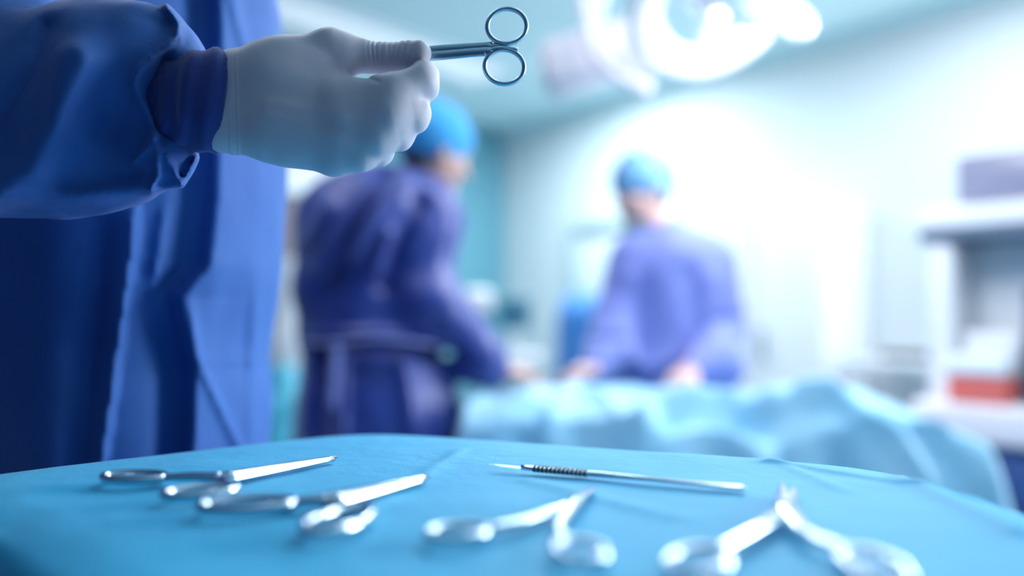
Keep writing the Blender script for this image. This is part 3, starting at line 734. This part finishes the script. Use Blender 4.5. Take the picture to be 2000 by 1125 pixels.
# ---- surgeon seen from behind
def figure(tag_, label, head, fwd, headup, neck, shl, elb, wrs, hip, knee, foot, gown_m, cap_m, skin_m, gown_prims, gdisp, hands, gvox=0.008, base=None):
    b = head_prims(head, fwd, headup) + [cap(neck, np.array(head) - np.array([0, 0, 0.05]), 0.060, 0.055, 0.03)]
    b += [cap(shl[0], shl[1], 0.045, 0.045, 0.03), cap((np.array(shl[0]) + shl[1]) / 2 - np.array([0, 0, .08]), (np.array(hip[0]) + hip[1]) / 2, 0.09, 0.09, 0.05)]
    for i in (0, 1):
        b += limb([shl[i], elb[i], wrs[i]], [0.048, 0.038, 0.026]) + limb([hip[i], knee[i], foot[i] + np.array([0, 0, 0.09])], [0.085, 0.058, 0.042])
        b += hand_prims(wrs[i], *hands[i])
    lo, hi = bounds(b); lo[2] = 0.005
    p = sdf_obj('person', b, lo, hi, 0.0052, skin_m, None, base); set_props(p, label, 'person')
    lo, hi = bounds(gown_prims, 0.04); lo[2] = max(lo[2], 0.2)
    sdf_obj('gown', gown_prims, lo, hi, gvox, gown_m, p, None, gdisp, 1)
    f, s, u = frame_of(fwd, headup); A = [f, s, u]; hd = np.array(head)
    hp = [ell(hd + u * 0.050 - f * 0.022, (0.118, 0.097, 0.100), 0.02, A), ell(hd + u * 0.02 - f * 0.062, (0.062, 0.072, 0.060), 0.03, A)]
    lo, hi = bounds(hp); sdf_obj('surgical_cap', hp, lo, hi, 0.005, cap_m, p, None, lambda X, Y, Z: 0.004 * vnoise(X, Y, Z, 30))
    for i in (0, 1):
        q = foot[i]; d = f.copy(); d[2] = 0; d /= np.linalg.norm(d)
        hp = [cap(q + np.array([0, 0, .045]) - d * .03, q + np.array([0, 0, .038]) + d * .14, 0.043, 0.036, 0.02), cap(q + np.array([0, 0, .05]), q + np.array([0, 0, .10]), .046, .046, .02)]
        lo, hi = bounds(hp); lo[2] = 0.001; sdf_obj('shoe', hp, lo, hi, 0.006, 'white_p', p)
    for q in (-1, 1):
        MB().ball(hd + f * 0.0725 + s * 0.031 * q + u * 0.005, 0.0115, 16).build('eye', 'eye', p, smooth=True)
    return p, f, s, u

D1 = 2.18
g1 = []
def g1c(a, b, k=0.05, n=None, s=1.0):
    (pa, ra), (pb, rb) = R(*a), R(*b); g1.append(cap(pa, pb, ra, rb, k, n, s))
g1c((745, 400, D1, 78), (830, 405, D1, 62), 0.08)
g1c((680, 440, D1, 88), (800, 440, D1, 78), 0.08)
g1c((738, 470, D1, 128), (735, 620, D1, 112), 0.08, (0, 1, 0), 1.25)
g1c((735, 640, D1, 114), (742, 820, D1, 152), 0.06, (0, 1, 0), 1.2)
g1c((742, 820, D1, 152), (745, 1150, D1, 172), 0.06, (0, 1, 0), 1.2)
g1c((650, 430, D1, 66), (632, 560, D1, 56), 0.05); g1c((632, 560, D1, 56), (636, 660, D1 + .05, 46), 0.04); g1c((636, 660, D1 + .05, 46), (700, 720, D1 + .22, 36), 0.04)
g1c((832, 430, D1, 58), (838, 590, D1 - .06, 56), 0.05); g1c((838, 590, D1 - .06, 60), (935, 700, D1 - .03, 52), 0.05); g1c((935, 700, D1 - .03, 50), (962, 722, D1, 34), 0.03)
def g1d(X, Y, Z):
    px, py = proj(X, Y, Z); fr = step(D1 - Y, 0.03)
    g = lambda pts, w_, h_: h_ * np.exp(-(seg_dist(px, py, pts) / w_) ** 2)
    d = g([(720, 360), (660, 450), (610, 520)], 14, .02) + g([(790, 350), (730, 430), (690, 490)], 14, .022) + g([(760, 460), (735, 530)], 13, .018) + g([(640, 400), (600, 470)], 14, .015)
    d -= g([(755, 340), (690, 440), (655, 540)], 14, .018) + g([(820, 400), (775, 470), (750, 560)], 16, .018)
    d -= g([(585, 672), (740, 672), (880, 690)], 12, .022); d += g([(600, 655), (740, 650), (870, 668)], 10, .012)
    d += g([(600, 700), (590, 860)], 16, .02) + g([(670, 690), (668, 860)], 10, .014) + g([(790, 700), (810, 860)], 18, .014) - g([(640, 690), (632, 860)], 14, .018)
    d -= g([(850, 640), (940, 740)], 8, .01)
    return 1.5 * d * fr + 0.008 * vnoise(X, Y, Z, 9)
s1, f, s, u = figure('a', 'person seen from behind in a dark blue surgical gown and bright blue cap',
    P(852, 300, D1 + .02), (0.85, 0.45, -0.28), (0.2, 0.1, 1), P(805, 380, D1), (P(660, 425, D1), P(845, 425, D1)), (P(632, 560, D1), P(838, 600, D1 - .06)),
    (P(700, 722, D1 + .22), P(965, 722, D1)), (P(700, 730, D1), P(780, 730, D1)), (np.array([-.44, D1, .5]), np.array([-.31, D1, .5])),
    (np.array([-.45, D1, 0]), np.array([-.30, D1, 0])), 'gown_s', 'cap', 'skin', g1, g1d,
    (((1, 0.4, 0), (0, 0, -1), 1, 1.0, 0.5), ((1, 0.12, -0.15), (0, 0.3, -1), 1, 1.05, 0.35)), 0.0075, (-.375, D1, 0))
# waist ties of the gown
b = MB(); b.tube(resample([P(590, 668, D1 - .10), P(640, 672, D1 - .165), P(735, 660, D1 - .19), P(800, 666, D1 - .175), P(846, 674, D1 - .12)], 24), [(0.004, 0.016)] * 24, 10, up=(0, 1, 0)).tube(resample([P(662, 665, D1 - .178), P(656, 720, D1 - .20), P(650, 800, D1 - .215)], 10), [(0.012, 0.003)] * 10, 8, up=(0, 1, 0))
b.build('waist_tie', 'gown_p', s1, smooth=True)
hd = P(852, 300, D1 + .02)
hp = [ell(hd - u * 0.035 - f * 0.055, (0.040, 0.060, 0.035), 0.02, [f, s, u])]
lo, hi = bounds(hp); sdf_obj('hair', hp, lo, hi, 0.005, 'hair', s1)

# ---- surgeon facing the camera, looking left
D2 = 2.62
g2 = []
def g2c(a, b, k=0.05, n=None, s=1.0):
    (pa, ra), (pb, rb) = R(*a), R(*b); g2.append(cap(pa, pb, ra, rb, k, n, s))
g2c((1245, 508, D2, 44), (1372, 508, D2, 44), 0.08)
g2c((1300, 462, D2, 32), (1312, 490, D2, 60), 0.05)
g2c((1310, 545, D2, 105), (1305, 720, D2, 100), 0.06, (0, 1, 0), 1.2)
g2c((1305, 740, D2, 102), (1305, 1080, D2 + .03, 120), 0.06, (0, 1, 0), 1.2)
g2c((1240, 510, D2, 48), (1200, 620, D2 - .05, 40), 0.04); g2c((1200, 620, D2 - .05, 42), (1185, 690, D2 - .14, 40), 0.03); g2c((1185, 690, D2 - .14, 40), (1160, 718, D2 - .22, 24), 0.03)
g2c((1388, 525, D2, 50), (1412, 640, D2 - .04, 44), 0.04); g2c((1412, 640, D2 - .04, 45), (1395, 712, D2 - .14, 56), 0.03); g2c((1395, 712, D2 - .14, 52), (1345, 725, D2 - .24, 28), 0.03)
def g2d(X, Y, Z):
    px, py = proj(X, Y, Z); fr = step(D2 - Y, 0.03)
    g = lambda pts, w_, h_: h_ * np.exp(-(seg_dist(px, py, pts) / w_) ** 2)
    d = g([(1230, 540), (1215, 640), (1250, 715)], 16, .014) - g([(1345, 540), (1350, 640), (1330, 740)], 22, .02) + g([(1395, 540), (1380, 620)], 14, .016)
    d -= g([(1160, 660), (1230, 665)], 9, .012) + g([(1395, 625), (1455, 622)], 9, .014); d += g([(1260, 720), (1320, 700), (1350, 640)], 16, .012)
    return d * fr + 0.007 * vnoise(X, Y, Z, 9)
hd2 = P(1252, 378, D2)
s2, f, s, u = figure('b', 'person in a periwinkle surgical gown and patterned cap, looking left across the patient',
    hd2, (-0.88, -0.42, -0.22), (0.0, 0.0, 1), P(1305, 470, D2), (P(1240, 512, D2), P(1390, 508, D2)), (P(1200, 625, D2 - .05), P(1412, 645, D2 - .04)),
    (P(1162, 718, D2 - .22), P(1345, 726, D2 - .24)), (P(1270, 730, D2), P(1345, 730, D2)), (np.array([.46, D2, .5]), np.array([.60, D2, .5])),
    (np.array([.45, D2, 0]), np.array([.61, D2, 0])), 'gown_p', 'cap_p', 'skin_f', g2, g2d,
    (((-0.8, -0.8, -0.15), (0, 0, -1), -1, 1.0, 0.5), ((-0.6, -0.8, -0.25), (0, 0, -1), 1, 1.0, 0.6)), 0.0075, (.53, D2, 0))
hp = [ell(hd2 - u * 0.025 - f * 0.050, (0.045, 0.068, 0.040), 0.02, [f, s, u])]
lo, hi = bounds(hp); sdf_obj('hair', hp, lo, hi, 0.005, 'hair', s2)
hp = [ell(hd2 - u * 0.105 + f * 0.028, (0.052, 0.050, 0.030), 0.02, [f, s, u])]
lo, hi = bounds(hp); sdf_obj('face_mask', hp, lo, hi, 0.004, 'mask', s2)

# ------------------------------------------------------------------ operating table, patient drape
tb = empty('operating_table', (0.42, 2.18, 0), 'operating table under the blue patient drape', 'table')
MB().box((-0.08, 1.96, 0.66), (1.20, 2.34, 0.72), 0.015).build('table_top', 'slate', tb)
MB().box((0.20, 2.04, 0.06), (0.60, 2.32, 0.66), 0.02).build('pedestal', 'white_m', tb)
MB().box((0.00, 1.92, 0.0), (0.85, 2.44, 0.06), 0.02).build('base', 'steel', tb)
nx, ny = 300, 200
us = np.linspace(-0.19, 1.42, nx); vs = np.linspace(1.66, 2.42, ny)
Xg, Yg = np.meshgrid(us, vs, indexing='ij')
tx = lambda px, D=2.15: (px - 1000) * D / F
top = np.interp(Xg, [tx(860), tx(940), tx(1000), tx(1200), tx(1300), tx(1380), tx(1440), tx(1500), tx(1570), tx(1650), tx(1740), tx(1830), tx(1930)],
                [0.80, 0.855, 0.865, 0.872, 0.868, 0.845, 0.838, 0.852, 0.868, 0.858, 0.815, 0.745, 0.62])
prof = np.exp(-(np.abs(Yg - 2.13) / 0.22) ** 3.2)
lowz = 0.735
Z = lowz + (top - lowz) * prof
Z = np.where(top < lowz, top, Z)
# fall over the near, far and foot edges
near = np.clip((1.93 - Yg) / 0.05, 0, None); far = np.clip((Yg - 2.36) / 0.02, 0, None); foot = np.clip((Xg - tx(1835)) / 0.06, 0, None); hdend = np.clip((-0.12 - Xg) / 0.03, 0, None)
fall = np.sqrt(near ** 2 + far ** 2 + foot ** 2 + hdend ** 2)
fold = lambda pts, w_, h_: h_ * np.exp(-(seg_dist(Xg, Yg, pts) / w_) ** 2)
W = lambda px, D: ((px - 1000) * D / F, D)
Z += 0.014 * vnoise(Xg, Yg, Xg * 0, 6) + 0.010 * vnoise(Xg, Yg, Xg * 0, 14)
Z += fold([W(1450, 2.0), W(1620, 1.98), W(1760, 1.90), W(1840, 1.84)], 0.020, 0.045) - fold([W(1300, 1.97), W(1420, 1.98), W(1520, 1.93), W(1640, 1.88)], 0.04, 0.055)
Z += fold([W(1250, 1.92), W(1290, 2.02), W(1400, 2.06), W(1500, 2.02)], 0.022, 0.042) + fold([W(1560, 2.0), W(1720, 1.96), W(1850, 1.92)], 0.018, 0.028)
Z += fold([W(1060, 1.90), W(1120, 2.08)], 0.022, 0.03) + fold([W(1215, 1.92), W(1150, 2.08)], 0.03, 0.024) + fold([W(985, 1.95), W(1030, 2.0)], 0.04, 0.012) - fold([W(920, 2.0), W(980, 2.1)], 0.03, 0.03)
Z = Z - 0.055 * fall ** 1.6 * (1 + 0.08 * np.sin((Xg + Yg) * 30) + 0.25 * vnoise(Xg, Yg, Xg * 0, 7))
Z = np.maximum(Z, 0.32 + 0.02 * np.sin(Xg * 20))
# pull the falling cloth in so that it hangs rather than spreads
Yd = Yg + np.where(near > 0, near * 0.05 * 0.55, 0) - np.where(far > 0, far * 0.02 * 0.3, 0) + 0.008 * np.sin(Xg * 31 + 2 * np.sin(Xg * 9)) * np.clip(near, 0, 1)
Xd = Xg - np.where(foot > 0, foot * 0.06 * 0.35, 0) + np.where(hdend > 0, hdend * .03 * .3, 0)
V = np.stack([Xd, Yd, Z], 2).reshape(-1, 3)
fs = [[i * ny + j, (i + 1) * ny + j, (i + 1) * ny + j + 1, i * ny + j + 1] for i in range(nx - 1) for j in range(ny - 1)]
o = link('patient_drape', V, fs, 'drape')
md = o.modifiers.new('thick', 'SOLIDIFY'); md.thickness = 0.004; md.offset = -1
set_props(o, 'crumpled light blue surgical drape covering the patient on the operating table', 'drape')

# ------------------------------------------------------------------ surgical lamp
LDp = 2.35
sl_ = empty('surgical_lamp', P(1400, 60, LDp), 'white ring shaped surgical lamp hanging above the patient', 'lamp')
tilt = np.array([0.15, -0.62, -0.77]); tilt /= np.linalg.norm(tilt)
c0 = P(1388, 8, LDp)
e1 = np.array([0.80, 0.0, 0.30]); e1 -= tilt * (e1 @ tilt); e1 /= np.linalg.norm(e1); e2 = np.cross(tilt, e1)
ring = [c0 + e1 * 0.205 * math.cos(a) + e2 * 0.205 * math.sin(a) for a in np.linspace(0, 2 * math.pi, 72, endpoint=False)]
MB().tube(ring, [(0.052, 0.034)] * 72, 20, up=tilt, closed=True).build('lamp_ring', 'white_p', sl_, smooth=True)
MB().tube([p + tilt * 0.026 for p in ring], [(0.034, 0.012)] * 72, 14, up=tilt, closed=True).build('diffuser', 'led', sl_, smooth=True)
cen3 = c0 - tilt * 0.02
for a in (0.4, 2.5, 4.6):
    MB().tube([cen3, c0 + e1 * 0.17 * math.cos(a) + e2 * 0.17 * math.sin(a) - tilt * 0.01], [(0.022, 0.014)] * 2, 12, up=tilt).build('spoke', 'white_m', sl_)
MB().lathe(cen3, [(0.03, -0.03), (0.05, -0.02), (0.05, 0.02), (0.03, 0.03), (0.018, 0.04), (0.018, 0.11), (0.010, 0.12)], 24, tilt).build('handle', 'white_p', sl_)
b = MB(); b.tube(resample([P(1465, -8, LDp), P(1500, 8, LDp - .03), P(1545, 26, LDp - .05), P(1563, 48, LDp - .06)], 14), [0.036] * 12 + [0.037, 0.028], 18); b.ball(P(1563, 48, LDp - .06), 0.040)
b.build('side_pod', 'led', sl_, smooth=True)
MB().tube(resample([cen3, P(1420, -40, LDp + .1), P(1440, -190, LDp + .15), (0.70, LDp + .15, CH)], 20), 0.026, 14).build('suspension_arm', 'white_m', sl_, smooth=True)
# second lamp: pale housing with a curved rail
s2l = empty('surgical_lamp', P(1160, 110, 2.7), 'pale pinkish lamp head with a curved tube rail, left of the ring lamp', 'lamp')
uu = P(1290, 62, 2.7) - P(1060, 130, 2.7); uu /= np.linalg.norm(uu); vv = np.array([0, 1.0, 0]); ww = np.cross(uu, vv); ww = ww if ww[2] > 0 else -ww
cc = P(1160, 112, 2.72)
xf = lambda p: tuple(cc + uu * p[0] + vv * p[1] + ww * p[2])
MB(xf).box((-0.19, -0.10, -0.085), (0.20, 0.10, 0.085), 0.04, 4).build('housing', 'pink_w', s2l)
MB(xf).box((-0.16, -0.075, -0.094), (0.17, 0.075, -0.080), 0.006).build('diffuser', 'pink_w', s2l)
MB().tube(resample([P(1138, -60, 2.56), P(1142, 30, 2.54), P(1160, 110, 2.52), P(1205, 150, 2.52), P(1268, 176, 2.54)], 26), 0.020, 14).build('rail', 'pink_w', s2l, smooth=True)
MB().tube(resample([P(1250, -60, 2.6), P(1252, 60, 2.58), P(1262, 120, 2.56), P(1268, 176, 2.54)], 20), 0.016, 14).build('rail', 'pink_w', s2l, smooth=True)
MB().tube(resample([cc + ww * .06, P(1180, -40, 2.74), (0.34, 2.78, CH)], 16), 0.03, 14).build('suspension_arm', 'white_m', s2l, smooth=True)

# ------------------------------------------------------------------ equipment workstation on the right
o0 = np.array([(1775 - 1000) * 2.62 / F, 2.62])
def K(p): q = o0 + RD * p[0] - RN * p[1]; return (q[0], q[1], p[2])   # p[0] right/near along the front, p[1] back from the front
zz = lambda py, D=2.47: H + (HZ - py) * D / F
ws = empty('equipment_workstation', K((0.4, 0.25, 0)), 'tall white medical workstation with a navy cabinet, at the right edge', 'medical workstation')
MB(K).box((0.05, 0.03, 0.10), (0.92, 0.52, zz(868)), 0.01).build('cabinet', 'navy_p', ws)
dw = MB(K)
MB(K).box((0.0, 0.0, zz(868) + .001), (0.98, 0.56, zz(790)), 0.02, 3).build('worktop', 'pink_w', ws)
for i in range(3):
    d_ = MB(K).box((0.09, 0.012, 0.13 + i * 0.165), (0.88, 0.029, 0.28 + i * 0.165), 0.006).build('drawer', 'navy_p', ws)
    MB(K).box((0.38, -0.012, 0.20 + i * 0.165), (0.58, 0.011, 0.215 + i * 0.165), 0.004).build('handle', 'steel', d_)
for a_, b_ in ((0.10, 0.08), (0.86, 0.08), (0.10, 0.46), (0.86, 0.46)):
    MB(K).lathe((a_, b_, 0.05), [(0.03, -0.015), (0.05, -0.012), (0.05, 0.012), (0.03, 0.015)], 20, (1, 0, 0)).build('caster', 'rubber', ws)
MB(K).box((0.0, 0.34, zz(790)), (0.98, 0.52, zz(458)), 0.008).build('back_panel', 'white_m', ws)
MB(K).box((0.0, 0.14, zz(790)), (0.085, 0.339, zz(458)), 0.02, 3).build('side_post', 'white_p', ws)
MB(K).box((-0.02, 0.12, zz(458)), (1.0, 0.55, zz(436)), 0.006).build('shelf', 'slate', ws)
MB(K).box((-0.02, 0.12, zz(436) + .001), (1.0, 0.55, zz(392)), 0.015, 3).build('upper_housing', 'white_p', ws)
MB(K).box((0.30, 0.15, zz(790)), (0.33, 0.339, zz(575)), 0.005).build('divider', 'slate', ws)
MB(K).box((0.30, 0.14, zz(575)), (0.97, 0.339, zz(560)), 0.005).build('divider_shelf', 'slate', ws)
# monitor on top
mo = empty('monitor', K((0.38, 0.15, zz(392))), 'grey monitor on top of the white workstation', 'monitor')
MB(K).box((0.08, 0.16, zz(388)), (0.62, 0.22, zz(276)), 0.012, 3).build('casing', 'white_p', mo)
MB(K).box((0.095, 0.152, zz(384)), (0.60, 0.163, zz(284)), 0.003).build('screen', 'screen_g', mo)
MB(K).box((0.30, 0.18, zz(392) + .001), (0.45, 0.28, zz(384)), 0.003).build('stand', 'white_p', mo)
# device with dark display
de = empty('patient_monitor', K((0.5, 0.2, zz(560))), 'white device with a small dark display on the workstation shelf', 'medical device')
MB(K).box((0.32, 0.15, zz(560) + .001), (0.80, 0.335, zz(463)), 0.015, 3).build('casing', 'white_p', de)
MB(K).box((0.345, 0.142, zz(520)), (0.58, 0.154, zz(478)), 0.003).build('display', 'screen_d', de)
# sharps box: white with red label band
sb = empty('sharps_box', K((0.18, 0.12, zz(790))), 'white box with a red lower half on the worktop', 'box')
MB(K).box((0.115, 0.02, zz(790) + .001), (0.285, 0.15, zz(735)), 0.008, 3).build('red_base', 'red', sb)
MB(K).box((0.105, 0.01, zz(735) + .001), (0.290, 0.16, zz(695)), 0.012, 3).build('lid', 'white_p', sb)
# small bottles and dish on top
cn = MB(K); cn.lathe((0.412, 0.16, zz(790)), [(0.055, 0.001), (0.068, 0.012), (0.070, 0.20), (0.062, 0.25), (0.045, 0.275), (0.045, 0.30), (0.02, 0.305)], 32)
cn = cn.build('canister', 'white_p', None); set_props(cn, 'rounded white canister standing on the worktop beside the red and white box', 'canister')
c2 = MB(K); c2.lathe((0.54, 0.25, zz(790)), [(0.055, 0.001), (0.060, 0.01), (0.060, 0.22), (0.03, 0.26), (0.02, 0.28)], 32)
set_props(c2.build('bottle', 'white_p', None), 'white bottle behind the rounded canister at the right edge', 'bottle')
bk = MB(K); bk.box((0.10, 0.18, zz(790) + .001), (0.28, 0.33, zz(650)), 0.02, 3); set_props(bk.build('supply_box', 'white_m', None), 'pale grey supply box behind the red and white box', 'box')
dk = MB(K); dk.lathe((0.105, 0.06, 0), [(0, 0)] * 2, 4) if False else None

# tall white cabinet and side table against the right wall
wc = empty('tall_cabinet', RW((3.0, 0.3, 0)), 'tall glossy white cabinet standing behind the surgeon in periwinkle', 'cabinet')
MB(RW).box((2.55, 0.02, 0.06), (3.45, 0.52, 1.72), 0.02, 3).build('body', 'white_p', wc)
for k_, a_ in enumerate((2.57, 3.01)):
    d_ = MB(RW).box((a_, 0.521, 0.10), (a_ + 0.42, 0.540, 1.68), 0.006).build('door', 'white_p', wc)
    MB(RW).box((a_ + (0.36 if k_ == 0 else 0.04), 0.541, 0.8), (a_ + (0.38 if k_ == 0 else 0.06), 0.565, 1.0), 0.005).build('handle', 'steel', d_)
MB(RW).box((2.58, 0.05, 0.0), (3.42, 0.48, 0.059), 0.004).build('plinth', 'slate', wc)
stb = empty('side_table', RW((3.85, 0.3, 0)), 'white side table between the tall cabinet and the workstation', 'table')
MB(RW).box((3.55, 0.04, 0.80), (4.25, 0.52, 0.84), 0.008).build('table_top', 'white_p', stb)
for a_, b_ in ((3.6, 0.08), (4.2, 0.08), (3.6, 0.48), (4.2, 0.48)):
    MB(RW).box((a_ - .018, b_ - .018, 0), (a_ + .018, b_ + .018, 0.80), 0.004).build('leg', 'white_m', stb)
kb = empty('instrument_tray', RW((3.9, 0.3, 0.84)), 'small dark tray lying on the white side table', 'tray')
MB(RW).box((3.70, 0.22, 0.841), (3.98, 0.46, 0.852), 0.004).build('base', 'black', kb)
r_ = MB(RW); r_.box((3.70, 0.22, 0.853), (3.98, 0.235, 0.872), .003); r_.box((3.70, 0.445, 0.853), (3.98, 0.46, 0.872), .003); r_.box((3.70, 0.236, 0.853), (3.715, 0.444, 0.872), .003); r_.box((3.965, 0.236, 0.853), (3.98, 0.444, 0.872), .003)
r_.build('rim', 'black', kb)

# ------------------------------------------------------------------ background by the corner
# monitor on a trolley near the corner
tr = empty('equipment_trolley', (-0.02, 5.0, 0), 'grey trolley far back between the two surgeons', 'trolley')
MB().box((-0.36, 4.9, 0.78), (0.20, 5.3, 0.82), 0.01).build('top_shelf', 'pink_w', tr)
MB().box((-0.36, 4.9, 0.30), (0.20, 5.3, 0.33), 0.01).build('lower_shelf', 'white_m', tr)
for a_, b_ in ((-0.34, 4.92), (0.18, 4.92), (-0.34, 5.28), (0.18, 5.28)):
    MB().tube([(a_, b_, 0.08), (a_, b_, 0.779)], 0.013).build('leg', 'steel', tr)
    MB().lathe((a_, b_, 0.04), [(0.02, -0.012), (0.04, -0.01), (0.04, 0.01), (0.02, 0.012)], 16, (1, 0, 0)).build('caster', 'rubber', tr)
m2 = empty('monitor', (0.01, 5.05, 0.82), 'small teal square monitor on the trolley between the surgeons', 'monitor')
MB().box((-0.085, 5.02, 0.985), (0.120, 5.07, 1.19), 0.008, 3).build('casing', 'screen_t', m2)
MB().box((-0.075, 5.012, 0.995), (0.110, 5.023, 1.18), 0.003).build('screen', 'screen_t', m2)
MB().box((0.0, 5.03, 0.83), (0.035, 5.06, 0.984), 0.004).build('stand', 'white_m', m2)
MB().box((-0.06, 4.98, 0.821), (0.095, 5.11, 0.829), 0.003).build('foot', 'white_m', m2)
m3 = empty('infusion_pump', (-0.22, 5.1, 0.82), 'dark green device with a pale top, on the trolley left of the square monitor', 'medical device')
MB().box((-0.33, 5.0, 0.821), (-0.14, 5.2, 1.10), 0.02, 3).build('casing', 'screen_t', m3)
MB().box((-0.32, 5.01, 1.101), (-0.13, 5.19, 1.24), 0.03, 3).build('top_box', 'pink_w', m3)
# blue covered machine by the door
bc = sdf_obj('covered_machine', [cap((0.50, 5.35, 0.10), (0.50, 5.35, 1.05), 0.21, 0.19, 0.05), cap((0.50, 5.35, 1.05), (0.47, 5.35, 1.10), 0.17, 0.12, 0.05)], (0.2, 5.0, 0.005), (0.8, 5.7, 1.36), 0.012, 'blue_c', None, (0.5, 5.35, 0),
    lambda X, Y, Z: 0.012 * np.sin(np.arctan2(Y - 5.35, X - 0.5) * 9) * np.clip(1.1 - Z, 0, 1) + 0.006 * vnoise(X, Y, Z, 9), 1)
set_props(bc, 'machine under a blue cloth cover in front of the door, left of the facing surgeon', 'medical equipment')
# white pedestal and cyan waste bag at far left
wp = empty('rolling_stand', (-1.13, 3.95, 0), 'white rolling stand seen between the blue gown and the surgeon from behind', 'stand')
MB().lathe((-1.13, 3.95, 0), [(0.20, 0.05), (0.24, 0.06), (0.24, 0.075), (0.05, 0.10), (0.035, 0.12)], 32).build('base', 'white_m', wp)
MB().lathe((-1.13, 3.95, 0), [(0.034, 0.12), (0.034, 0.78)], 24).build('post', 'white_m', wp)
MB().lathe((-1.13, 3.95, 0), [(0.10, 0.78), (0.15, 0.80), (0.15, 0.98), (0.085, 1.12), (0.075, 1.34), (0.05, 1.36)], 32).build('head', 'white_p', wp, smooth=True)
bgp = [cap((-0.98, 3.30, 0.40), (-0.98, 3.30, 0.66), 0.13, 0.10, 0.05), cap((-0.98, 3.30, 0.66), (-0.98, 3.30, 0.80), 0.08, 0.06, 0.05)]
wb = empty('waste_bin', (-0.98, 3.30, 0), 'bin with a cyan liner bag on the floor behind the blue gown', 'bin')
sdf_obj('bag', bgp, (-1.2, 3.05, 0.26), (-0.75, 3.55, 0.9), 0.009, 'cyan_b', wb, None, lambda X, Y, Z: 0.01 * vnoise(X, Y, Z, 16), 1)
MB().lathe((-0.98, 3.30, 0), [(0.13, 0.0), (0.15, 0.02), (0.15, 0.30), (0.14, 0.31)], 28).build('body', 'slate', wb)
